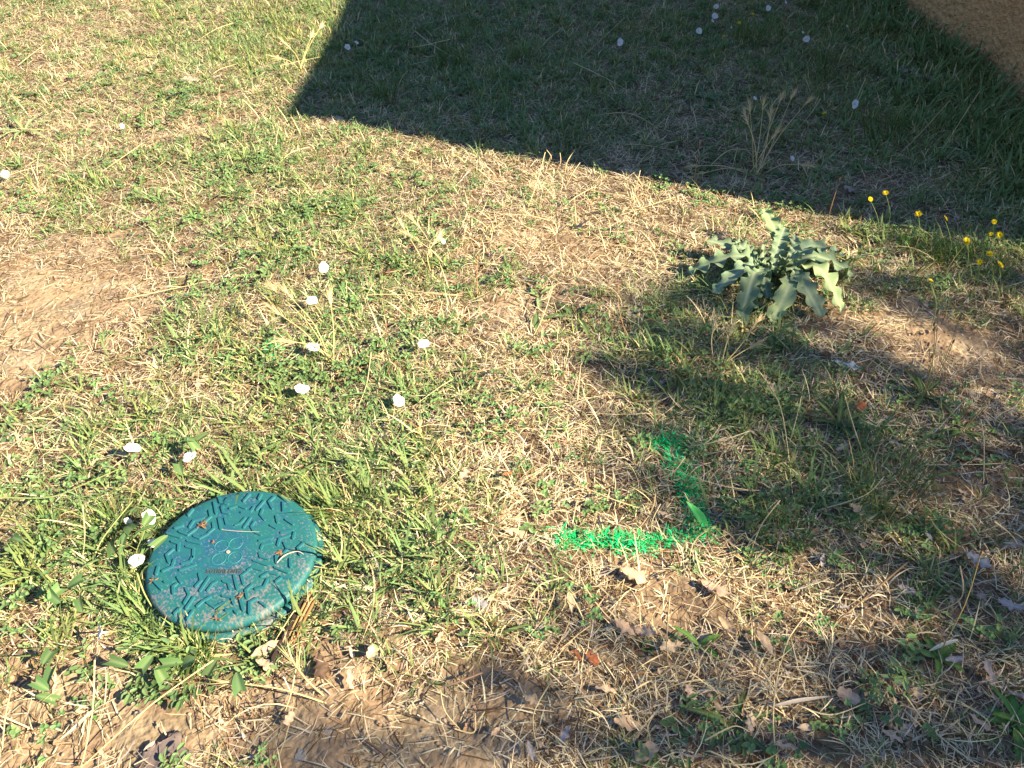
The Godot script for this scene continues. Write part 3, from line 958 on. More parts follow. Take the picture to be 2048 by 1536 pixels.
func build_ground() -> void:
	var xs := graded(-3.7, 3.0, 0.02, 500.0)
	var zs := graded(-6.2, -0.3, 0.02, 500.0)
	var nx := xs.size()
	var nz := zs.size()
	var verts := PackedVector3Array()
	var norms := PackedVector3Array()
	var cols := PackedColorArray()
	var idx := PackedInt32Array()
	verts.resize(nx * nz)
	norms.resize(nx * nz)
	cols.resize(nx * nz)
	var hs := PackedFloat32Array()
	hs.resize(nx * nz)
	for j in nz:
		for i in nx:
			hs[j * nx + i] = ground_height(xs[i], zs[j])
	for j in nz:
		for i in nx:
			var k := j * nx + i
			verts[k] = Vector3(xs[i], hs[k], zs[j])
			var i0 := maxi(i - 1, 0)
			var i1 := mini(i + 1, nx - 1)
			var j0 := maxi(j - 1, 0)
			var j1 := mini(j + 1, nz - 1)
			norms[k] = Vector3(-(hs[j * nx + i1] - hs[j * nx + i0]) / (xs[i1] - xs[i0]), 1.0, -(hs[j1 * nx + i] - hs[j0 * nx + i]) / (zs[j1] - zs[j0])).normalized()
			var red := noise_a.get_noise_2d(xs[i] * 1.7 + 40.0, zs[j] * 1.7) * 0.5 + 0.5
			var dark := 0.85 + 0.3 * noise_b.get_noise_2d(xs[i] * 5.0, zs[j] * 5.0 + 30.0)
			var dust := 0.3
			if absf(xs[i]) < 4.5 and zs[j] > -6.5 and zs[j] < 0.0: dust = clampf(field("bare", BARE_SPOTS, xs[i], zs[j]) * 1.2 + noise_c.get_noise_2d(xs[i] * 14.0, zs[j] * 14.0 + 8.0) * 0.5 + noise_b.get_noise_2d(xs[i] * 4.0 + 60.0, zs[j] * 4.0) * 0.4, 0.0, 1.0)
			dark *= lerpf(0.6, 1.2, dust)          # shade between the blades painted into the soil, pale dust where bare
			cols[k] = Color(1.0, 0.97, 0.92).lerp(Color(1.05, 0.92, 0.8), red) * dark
	for j in nz - 1:
		for i in nx - 1:
			var k := j * nx + i
			idx.append_array([k, k + 1, k + nx + 1, k, k + nx + 1, k + nx])
	var arrays := []
	arrays.resize(Mesh.ARRAY_MAX)
	arrays[Mesh.ARRAY_VERTEX] = verts
	arrays[Mesh.ARRAY_NORMAL] = norms
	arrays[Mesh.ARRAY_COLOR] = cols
	arrays[Mesh.ARRAY_INDEX] = idx
	var mesh := ArrayMesh.new()
	mesh.add_surface_from_arrays(Mesh.PRIMITIVE_TRIANGLES, arrays)
	var m := StandardMaterial3D.new()
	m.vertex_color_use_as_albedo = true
	m.roughness = 0.95
	m.metallic_specular = 0.15
	m.albedo_texture = ramp_texture(seamless(3, 0.012, 512), seamless(8, 0.09, 512, 5), Color(0.11, 0.08, 0.055), Color(0.30, 0.23, 0.16), Color(0.49, 0.395, 0.285), 0.55)
	m.uv1_triplanar = true
	m.uv1_world_triplanar = true
	m.uv1_scale = Vector3(1.3, 1.3, 1.3)
	m.heightmap_enabled = true
	m.heightmap_texture = ImageTexture.create_from_image(seamless(21, 0.06, 512, 5))
	m.heightmap_scale = 0.5
	mats.soil = m
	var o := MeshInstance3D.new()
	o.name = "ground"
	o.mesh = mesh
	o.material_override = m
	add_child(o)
	tag(o, "dry brown soil under the thin lawn", "ground", "", "structure")

func build_house() -> void:
	var h := thing("house", "ochre rough-rendered house wall meeting the grass", "house", Vector3(HOUSE_X, 0, HOUSE_Z))
	var m := StandardMaterial3D.new()
	m.roughness = 0.92
	m.albedo_texture = ramp_texture(seamless(31, 0.02, 512), seamless(32, 0.12, 512, 4), Color(0.46, 0.25, 0.095), Color(0.62, 0.36, 0.15), Color(0.73, 0.46, 0.21), 0.6)
	m.uv1_triplanar = true
	m.uv1_world_triplanar = true
	m.uv1_scale = Vector3(1.7, 1.7, 1.7)
	m.heightmap_enabled = true
	m.heightmap_texture = ImageTexture.create_from_image(seamless(33, 0.11, 512, 4))
	m.heightmap_scale = 1.2
	# the long wall, its rough render raised in grains where it is seen
	var ys := PackedFloat32Array()
	var y := -0.1
	while y < 0.75:
		ys.append(y)
		y += 0.008
	ys.append_array([0.9, 1.3, 1.8, HOUSE_TALL])
	var zs := PackedFloat32Array([0.0, -0.5, -1.0])
	var z := -1.2
	while z > -4.4:
		zs.append(z)
		z -= 0.008
	zs.append_array([-4.8, -6.0, -8.0])
	var grain := FastNoiseLite.new()
	grain.seed = 77
	grain.frequency = 1.0
	var st := begin()
	var rows := []
	var cols := []
	for yy in ys:
		var r := PackedVector3Array()
		var c := PackedColorArray()
		for zz in zs:
			var a := grain.get_noise_2d(zz * 34.0, yy * 40.0)
			var b := grain.get_noise_2d(zz * 75.0 + 9.0, yy * 75.0)
			r.append(Vector3(-0.026 * maxf(a, -0.3) - 0.011 * b - 0.010, yy, zz))
			c.append(Color.WHITE)
		rows.append(r)
		cols.append(c)
	sheet(st, rows, cols)
	part("side_wall", finish(st), m, h)
	var box := BoxMesh.new()
	box.size = Vector3(6.0, HOUSE_TALL + 0.1, 0.2)
	var g := part("gable_wall", box, m, h)
	g.position = Vector3(3.004, HOUSE_TALL / 2 - 0.05, -0.1)
	box = BoxMesh.new()
	box.size = Vector3(6.0, HOUSE_TALL + 0.1, 0.2)
	g = part("gable_wall", box, m, h)
	g.position = Vector3(3.004, HOUSE_TALL / 2 - 0.05, -7.9)
	box = BoxMesh.new()
	box.size = Vector3(0.2, HOUSE_TALL + 0.1, 7.6)
	g = part("back_wall", box, m, h)
	g.position = Vector3(5.9, HOUSE_TALL / 2 - 0.05, -4.0)
	box = BoxMesh.new()
	box.size = Vector3(6.02, 0.12, 8.02)
	g = part("roof", box, plain(Color(0.30, 0.14, 0.08), 0.9), h)
	g.position = Vector3(3.0, HOUSE_TALL + 0.062, -4.0)

func build_tree() -> void:
	var reach := 1.0 / tan(deg_to_rad(SUN_HEIGHT))
	var foot := Vector3(6.4, 0, 0.9)
	var t := thing("oak_tree", "oak tree whose crown dapples the lawn with shade", "tree", foot)
	var bark := plain(Color(0.10, 0.075, 0.055), 0.95)
	var st := begin()
	tube(st, curve_points([Vector3(0, -0.1, 0), Vector3(0.05, 1.2, 0.03), Vector3(-0.1, 2.3, -0.05), Vector3(-0.2, 3.6, -0.1)], 12), PackedFloat32Array([0.17, 0.15, 0.14, 0.13, 0.13, 0.12, 0.11, 0.10, 0.09, 0.08, 0.06, 0.05, 0.04]), 10, Color.WHITE)
	part("trunk", finish(st), bark, t)
	var crown := begin()
	var at := 0
	for s in SHADE:
		var high: float = 3.2 + 2.2 * absf(sin(at * 2.39))
		var c := Vector3(s[0] + reach * high * SUN_SIDE.x, high, s[1] + reach * high * SUN_SIDE.y) - foot
		var b := begin()
		var from := Vector3(-0.1, 1.9 + 0.05 * (at % 20), -0.05)
		tube(b, curve_points([from, from.lerp(c, 0.5) + Vector3(0, 0.15, 0), c], 6), PackedFloat32Array([0.04, 0.03, 0.025, 0.02, 0.015, 0.01, 0.005]), 6, Color.WHITE)
		part("branch", finish(b), bark, t)
		var r: float = s[2] * 0.95
		for k in int((20 + 470 * r * r * 3.1) * s[3]):
			var v := Vector3(rng.randfn(0, 0.42), rng.randfn(0, 0.42), rng.randfn(0, 0.42)) * r
			var n := Vector3(rng.randfn(0, 1), rng.randfn(0.6, 1), rng.randfn(0, 1)).normalized()
			var u := n.cross(Vector3(rng.randfn(0, 1), rng.randfn(0, 1), rng.randfn(0, 1))).normalized()
			var w := n.cross(u)
			var p := c + v
			var l := rng.randf_range(0.025, 0.045)
			crown.set_color(vary(Color(0.05, 0.09, 0.025), 0.3))
			quad(crown, p - u * l, p + w * l * 0.55, p + u * l, p - w * l * 0.55)
		at += 1
	var o := part("crown", finish(crown, false), mats.leaf, t)
	o.set_meta("kind", "stuff")

# ---------------------------------------------------------------- the lid
func lid_texture() -> ImageTexture:
	var n := 640
	var fine := FastNoiseLite.new()
	fine.seed = 51
	fine.frequency = 0.06
	fine.fractal_octaves = 6
	fine.fractal_gain = 0.65
	var coarse := FastNoiseLite.new()
	coarse.seed = 52
	coarse.frequency = 0.010
	var streak := FastNoiseLite.new()
	streak.seed = 53
	streak.frequency = 0.035
	var img := Image.create(n, n, false, Image.FORMAT_RGB8)
	for j in n:
		for i in n:
			var x := (i + 0.5) / n * 2.0 - 1.0
			var y := (j + 0.5) / n * 2.0 - 1.0
			var c := coarse.get_noise_2d(i, j)
			var f := fine.get_noise_2d(i, j)
			var s := streak.get_noise_2d(i * 0.5 + j * 0.9, (i - j) * 3.0)
			# teal plastic, bluer in patches and towards the middle and left
			var blue := clampf(0.62 + c * 1.3 - 0.75 * (x * x + y * y) + f * 0.4 - x * 0.3, 0.0, 1.0)
			var col := Color(0.010, 0.112, 0.118).lerp(Color(0.006, 0.080, 0.145), blue)
			var scuff := clampf((s + f * 0.6 - 0.15) * 2.0, 0.0, 1.0)
			col = col.lerp(Color(0.07, 0.19, 0.19), scuff * 0.4)
			# dried mud splashed on the right and along the near edge
			var heap := exp(-((x - 0.5) * (x - 0.5) + (y - 0.25) * (y - 0.25)) * 4.0) * 0.36 + exp(-((x - 0.05) * (x - 0.05) * 1.2 + (y - 0.85) * (y - 0.85) * 9.0)) * 0.36 + exp(-((x + 0.6) * (x + 0.6) + (y - 0.6) * (y - 0.6)) * 6.0) * 0.2
			var mud := clampf((f * 0.8 + c * 0.5 + s * 0.3 + heap - 0.30) * 1.8, 0.0, 1.0)
			col = col.lerp(Color(0.30, 0.235, 0.18), mud * 0.62)
			img.set_pixel(i, j, col.linear_to_srgb())
	return ImageTexture.create_from_image(img)

func build_lid() -> void:
	var r := LID.z
	var lid := thing("tank_lid", "round teal plastic tank lid with raised tread bars set in the grass", "lid", Vector3(LID.x, 0, LID.y))
	var m := StandardMaterial3D.new()
	m.albedo_texture = lid_texture()
	m.roughness = 0.6
	var top := 0.036
	var prof := [[0.0, top + 0.002], [r * 0.3, top + 0.002], [r * 0.6, top + 0.0015], [r * 0.85, top + 0.0005], [r - 0.008, top - 0.0005], [r - 0.003, top - 0.003], [r, top - 0.008], [r + 0.0005, top - 0.018], [r - 0.004, top - 0.02], [r - 0.004, -0.04]]
	var st := begin()
	var n := 96
	for i in prof.size() - 1:
		for k in n:
			var p := []
			for q in [[i, k], [i, k + 1], [i + 1, k + 1], [i + 1, k]]:
				var a: float = TAU * q[1] / n
				var rad: float = prof[q[0]][0]
				p.append(Vector3(cos(a) * rad, prof[q[0]][1], sin(a) * rad))
			for q in [0, 1, 2, 0, 2, 3]:
				var v: Vector3 = p[q]
				st.set_uv(Vector2(v.x / r * 0.49 + 0.5, v.z / r * 0.49 + 0.5))
				st.add_vertex(v)
	part("disc", finish(st), m, lid)
	# the collar that the lid sits in
	st = begin()
	var ring := [[r - 0.003, 0.008], [r + 0.009, 0.010], [r + 0.011, 0.006], [r + 0.011, -0.04]]
	for i in 3:
		for k in n:
			var p := []
			for q in [[i, k], [i, k + 1], [i + 1, k + 1], [i + 1, k]]:
				var a: float = TAU * q[1] / n
				p.append(Vector3(cos(a) * ring[q[0]][0], ring[q[0]][1], sin(a) * ring[q[0]][0]))
			for q in [0, 1, 2, 0, 2, 3]:
				var v: Vector3 = p[q]
				st.set_uv(Vector2(v.x / r * 0.45 + 0.5, v.z / r * 0.45 + 0.5))
				st.add_vertex(v)
	part("collar", finish(st), m, lid)
	var clean := plain(Color(0.012, 0.112, 0.135), 0.55)
	for t in TREADS:
		var pts := []
		for i in t.size() / 2: pts.append(Vector2(t[i * 2], t[i * 2 + 1]))
		part("tread_bar", tread(pts, top, r), clean, lid)
	# the four-petalled emblem round the bolt hole
	for p in PETALS:
		st = begin()
		var ring_pts := PackedVector3Array()
		var rr := PackedFloat32Array()
		for k in 25:
			var a := TAU * k / 24.0
			ring_pts.append(Vector3(p[0] + cos(a) * 0.0155, top + 0.0022, p[1] + sin(a) * 0.0155))
			rr.append(0.0010)
		tube(st, ring_pts, rr, 6, Color.WHITE)
		part("emblem_petal", finish(st), plain(Color(0.02, 0.17, 0.19), 0.5), lid)
	var cyl := CylinderMesh.new()
	cyl.top_radius = 0.0042
	cyl.bottom_radius = 0.0048
	cyl.height = 0.0035
	cyl.radial_segments = 14
	var bolt := part("bolt_plug", cyl, plain(Color(0.33, 0.29, 0.24), 0.8), lid)
	bolt.position = Vector3(LID_HOLE.x, top + 0.0025, LID_HOLE.y)
	var txt := TextMesh.new()
	txt.text = "SOTRALENTZ"
	var font := SystemFont.new()
	font.font_names = PackedStringArray(["Droid Sans"])
	font.font_weight = 700
	txt.font = font
	txt.font_size = 32
	txt.pixel_size = 0.0004
	txt.depth = 0.0016
	txt.horizontal_alignment = HORIZONTAL_ALIGNMENT_LEFT
	var wide: float = txt.get_aabb().size.x
	var o := part("lettering", txt, plain(Color(0.045, 0.05, 0.04), 0.8), lid)
	var s: float = LETTERING[2] / wide
	o.rotation_degrees = Vector3(-90, 0, 0)
	o.scale = Vector3(s, s * 1.05, 1.0)
	o.position = Vector3(LETTERING[0], top + 0.0024, LETTERING[1] - 0.004)
	# what has fallen on it
	var bits := [[-0.088, -0.076, 14, 0.018, "brown crumpled grass head lying on the lid's far part"], [-0.050, -0.026, 4, 0.010, "small brown scrap on the lid beside the emblem"], [0.016, 0.171, 5, 0.013, "brown leaf scrap at the lid's near edge"], [0.110, 0.005, 9, 0.011, "tan grass scrap on the lid beside the emblem"], [-0.155, 0.075, 6, 0.010, "tan scrap at the lid's shaded edge"], [0.05, 0.115, 7, 0.012, "tan grass scrap on the lid below the lettering"]]
	for b in bits:
		st = begin()
		for k in b[2]:
			blade(st, Vector3(rng.randf_range(-0.4, 0.4) * b[3], 0.001 + rng.randf() * 0.002, rng.randf_range(-0.25, 0.25) * b[3]), rng.randf() * TAU, rng.randf_range(0.0, 0.5), b[3] * rng.randf_range(0.6, 1.2), 0.0035, 0.9, vary(Color(0.20, 0.11, 0.06), 0.3), vary(Color(0.30, 0.18, 0.10), 0.3), 2)
		single("grass_scrap", finish(st, false), mats.dead, b[4], "scrap", Vector3(LID.x + b[0], top + 0.003, LID.y + b[1]), "scraps fallen on the lid")
	st = begin()
	tube(st, curve_points([Vector3(0.110, 0, 0.030), Vector3(0.125, 0.004, 0.012), Vector3(0.150, 0.004, 0.002), Vector3(0.166, 0.001, 0.008)], 10), PackedFloat32Array([0.0012, 0.0014, 0.0015, 0.0015, 0.0014, 0.0013, 0.0012, 0.001, 0.001, 0.0008, 0.0006]), 6, Color(0.55, 0.44, 0.33))
	single("curled_straw", finish(st), mats.wood, "curled pale straw lying on the lid's tread bars", "straw", Vector3(LID.x, top + 0.005, LID.y))
	st = begin()
	tube(st, curve_points([Vector3(-0.040, 0, -0.062), Vector3(0.0, 0.002, -0.056), Vector3(0.050, 0.001, -0.055)], 6), PackedFloat32Array([0.0008, 0.0008, 0.0008, 0.0008, 0.0007, 0.0006, 0.0004]), 5, Color(0.42, 0.42, 0.36))
	single("thin_straw", finish(st), mats.wood, "fine straight straw lying across the lid behind the emblem", "straw", Vector3(LID.x, top + 0.005, LID.y))
	# the rotten bark stick on its right
	st = begin()
	var stick := curve_points([Vector3(0, 0.014, 0), Vector3(-0.012, 0.018, 0.06), Vector3(-0.03, 0.014, 0.12), Vector3(-0.043, 0.012, 0.172)], 22)
	var rad := PackedFloat32Array()
	for k in stick.size(): rad.append(0.0125 * (1.0 - 0.35 * k / 22.0) * rng.randf_range(0.8, 1.2))
	tube(st, stick, rad, 9, Color(0.045, 0.035, 0.03))
	var sp := on_ground(-0.460, -0.955)
	var stick_thing := thing("bark_stick", "dark rotten bark stick lying against the lid's rim", "stick", sp)
	part("bark", finish(st, false), mats.wood, stick_thing)
	for k in 3:
		st = begin()
		var a := Vector3(0.012 + 0.006 * k, 0.02, -0.01 + 0.01 * k)
		tube(st, curve_points([a, a + Vector3(-0.012, 0.008, 0.06), a + Vector3(-0.034, -0.006, 0.13)], 6), PackedFloat32Array([0.003, 0.004, 0.0035, 0.003, 0.003, 0.002, 0.001]), 5, vary(Color(0.33, 0.20, 0.10), 0.3))
		part("bark_strip", finish(st), mats.wood, stick_thing)

func tread(pts: Array, top: float, r: float) -> ArrayMesh:
	var sides := []
	for w in [0.0044, 0.0024]:
		var left := []
		var right := []
		for i in pts.size():
			var p: Vector2 = pts[i]
			var d0: Vector2 = (p - pts[i - 1]).normalized() if i > 0 else (pts[1] - p).normalized()
			var d1: Vector2 = (pts[i + 1] - p).normalized() if i < pts.size() - 1 else d0
			var nn := (d0.orthogonal() + d1.orthogonal()).normalized()
			nn /= maxf(nn.dot(d0.orthogonal()), 0.5)
			if i == 0:
				left.append(p - d0 * w + nn * w * 0.5)
				right.append(p - d0 * w - nn * w * 0.5)
			left.append(p + nn * w)
			right.append(p - nn * w)
			if i == pts.size() - 1:
				left.append(p + d0 * w + nn * w * 0.5)
				right.append(p + d0 * w - nn * w * 0.5)
		sides.append([left, right])
	var lo := top - 0.001
	var hi := top + 0.0050
	var st := begin()
	st.set_smooth_group(-1)
	var put := func(v: Vector2, y: float) -> void:
		st.set_uv(Vector2(v.x / r * 0.49 + 0.5, v.y / r * 0.49 + 0.5))
		st.add_vertex(Vector3(v.x, y, v.y))
	var m: int = sides[0][0].size()
	for i in m - 1:
		for q in [[0, i], [1, i], [1, i + 1], [0, i], [1, i + 1], [0, i + 1]]:
			put.call(sides[1][q[0]][q[1]], hi)
	var ring0: Array = sides[0][0].duplicate()
	var ring1: Array = sides[1][0].duplicate()
	for i in m:
		ring0.append(sides[0][1][m - 1 - i])
		ring1.append(sides[1][1][m - 1 - i])
	for i in ring0.size():
		var k := (i + 1) % ring0.size()
		put.call(ring0[i], lo); put.call(ring1[i], hi); put.call(ring1[k], hi)
		put.call(ring0[i], lo); put.call(ring1[k], hi); put.call(ring0[k], lo)
	return finish(st)

# ---------------------------------------------------------------- the lawn
func tuft_green(n: int, tall: float, wide: float, straw_share: float) -> ArrayMesh:
	var st := begin()
	for k in n:
		var a := rng.randf() * TAU
		var d := rng.randf() * 0.018
		var c0 := vary(Color(0.215, 0.275, 0.115), 0.25)
		var c1 := vary(Color(0.145, 0.225, 0.088), 0.3)
		if rng.randf() < straw_share:
			c0 = vary(Color(0.56, 0.45, 0.25), 0.25)
			c1 = vary(Color(0.66, 0.55, 0.33), 0.25)
		blade(st, Vector3(cos(a) * d, 0, sin(a) * d), a + rng.randfn(0, 0.7), rng.randf_range(0.25, 1.35), tall * rng.randf_range(0.5, 1.25), wide * rng.randf_range(0.6, 1.2), rng.randf_range(0.1, 1.5), c0, c1)
	return finish(st, false)

func tuft_dry(n: int, long: float) -> ArrayMesh:
	var st := begin()
	for k in n:
		var a := rng.randf() * TAU
		var d := rng.randf() * 0.02
		var c := vary(Color(0.68, 0.58, 0.36), 0.25) if rng.randf() < 0.75 else vary(Color(0.30, 0.19, 0.10), 0.3)
		blade(st, Vector3(cos(a) * d, 0.001, sin(a) * d), a + rng.randfn(0, 1.0), rng.randf_range(0.05, 1.1), long * rng.randf_range(0.4, 1.3), rng.randf_range(0.0014, 0.0030), rng.randf_range(0.2, 2.2), c, vary(c, 0.15), 4)
	return finish(st, false)

func litter(n: int) -> ArrayMesh:
	var st := begin()
	for k in n:
		var a := rng.randf() * TAU
		var d := sqrt(rng.randf()) * 0.085
		var pick := rng.randf()
		var c := vary(Color(0.65, 0.55, 0.37), 0.25)
		if pick < 0.33: c = vary(Color(0.27, 0.19, 0.115), 0.3)
		elif pick < 0.45: c = vary(Color(0.42, 0.38, 0.32), 0.25)
		elif pick < 0.60: c = vary(Color(0.11, 0.075, 0.045), 0.3)
		blade(st, Vector3(cos(a) * d, rng.randf() * 0.010, sin(a) * d), rng.randf() * TAU, rng.randf_range(-0.12, 0.28), rng.randf_range(0.014, 0.07), rng.randf_range(0.0012, 0.0034), rng.randf_range(-0.3, 0.5), c, vary(c, 0.12), 2)
	return finish(st, false)

func long_straws() -> ArrayMesh:
	var st := begin()
	for k in 2:
		var c := vary(Color(0.60, 0.47, 0.25), 0.2)
		blade(st, Vector3(rng.randfn(0, 0.03), 0.006 + rng.randf() * 0.02, rng.randfn(0, 0.03)), rng.randf() * TAU, rng.randf_range(0.0, 0.35), rng.randf_range(0.10, 0.20), rng.randf_range(0.0014, 0.0026), rng.randf_range(0.1, 0.7), c, vary(c, 0.1), 5)
	return finish(st, false)

func small_leaf(st: SurfaceTool, at: Vector3, az: float, tip: float, l: float, w: float, c: Color) -> void:
	var f := Vector3(cos(az) * cos(tip), sin(tip), sin(az) * cos(tip))
	var s := Vector3(-sin(az), rng.randf_range(-0.4, 0.4), cos(az)).normalized()
	var up := Vector3(0, w * 0.18, 0)
	var m0 := at
	var m1 := at + f * l * 0.5 - up * 0.4
	var m2 := at + f * l
	st.set_color(c)
	for q in [-1.0, 1.0]:
		var a: Vector3 = at + f * l * 0.22 + s * w * 0.42 * q + up
		var b: Vector3 = at + f * l * 0.62 + s * w * 0.5 * q + up
		var e: Vector3 = at + f * l * 0.9 + s * w * 0.25 * q + up * 0.4
		for v in [m0, a, m1, a, b, m1, b, e, m2, b, m2, m1]: st.add_vertex(v)

func clover(n: int) -> ArrayMesh:
	var st := begin()
	for k in n:
		var a := rng.randf() * TAU
		var d := sqrt(rng.randf()) * 0.05
		var p := Vector3(cos(a) * d, rng.randf_range(0.010, 0.034), sin(a) * d)
		var foot := Vector3(p.x * 0.7, 0, p.z * 0.7)
		st.set_color(Color(0.16, 0.22, 0.07))
		quad(st, foot, foot + Vector3(0.001, 0, 0), p + Vector3(0.0006, 0, 0), p)
		var c := vary(Color(0.13, 0.22, 0.085), 0.22)
		var turn := rng.randf() * TAU
		for q in 3: small_leaf(st, p, turn + q * TAU / 3.0, rng.randf_range(-0.3, 0.35), rng.randf_range(0.008, 0.013), 0.010, c)
	return finish(st, false)

func weed(n: int) -> ArrayMesh:
	var st := begin()
	for k in n:
		var a := rng.randf() * TAU
		var p := Vector3(0, 0.003, 0)
		var d := Vector3(cos(a), rng.randf_range(0.1, 0.7), sin(a)).normalized()
		var long := rng.randf_range(0.03, 0.07)
		var side := Vector3(-sin(a), 0, cos(a)) * 0.0008
		st.set_color(Color(0.18, 0.19, 0.07))
		quad(st, p - side, p + side, p + d * long + side * 0.5, p + d * long - side * 0.5)
		for q in 6:
			var c := vary(Color(0.15, 0.235, 0.095), 0.25)
			small_leaf(st, p + d * long * (0.25 + 0.15 * q), a + (1.1 if q % 2 else -1.1) + rng.randfn(0, 0.3), rng.randf_range(-0.3, 0.6), rng.randf_range(0.011, 0.022), rng.randf_range(0.006, 0.010), c)
	return finish(st, false)

func crumb() -> ArrayMesh:
	var s := SphereMesh.new()
	s.radial_segments = 6
	s.rings = 3
	s.radius = 0.5
	s.height = 0.8
	var st := begin()
	st.create_from(s, 0)
	var a := st.commit().surface_get_arrays(0)
	var v: PackedVector3Array = a[Mesh.ARRAY_VERTEX]
	for i in v.size():
		var k := 1.0 + 0.35 * noise_b.get_noise_3dv(v[i] * 3.0 + Vector3(7, 3, 1) * used.size())
		v[i] *= k
	a[Mesh.ARRAY_VERTEX] = v
	a[Mesh.ARRAY_NORMAL] = null
	a[Mesh.ARRAY_TANGENT] = null
	a[Mesh.ARRAY_TEX_UV] = null
	var m := ArrayMesh.new()
	m.add_surface_from_arrays(Mesh.PRIMITIVE_TRIANGLES, a)
	return m

func scatter(called: String, label: String, category: String, kinds: Array, material: Material, places: Array) -> void:
	var top := thing(called, label, category)
	top.set_meta("kind", "stuff")
	for k in kinds.size():
		var mine: Array = places[k]
		if mine.is_empty(): continue
		var mm := MultiMesh.new()
		mm.transform_format = MultiMesh.TRANSFORM_3D
		mm.use_colors = true
		mm.mesh = kinds[k]
		mm.instance_count = mine.size()
		for i in mine.size():
			mm.set_instance_transform(i, mine[i][0])
			mm.set_instance_color(i, mine[i][1])
		var o := MultiMeshInstance3D.new()
		o.name = "tuft" if called.contains("grass") else "spread"
		o.multimesh = mm
		o.material_override = material
		o.set_meta("kind", "stuff")
		top.add_child(o, true)

func stood(p: Vector3, size: float, squash := 1.0) -> Transform3D:
	var b := Basis(Vector3.UP, rng.randf() * TAU) * Basis.from_scale(Vector3(size, size * squash, size))
	return Transform3D(Basis(Vector3.RIGHT, rng.randfn(0, 0.08)) * b, p)

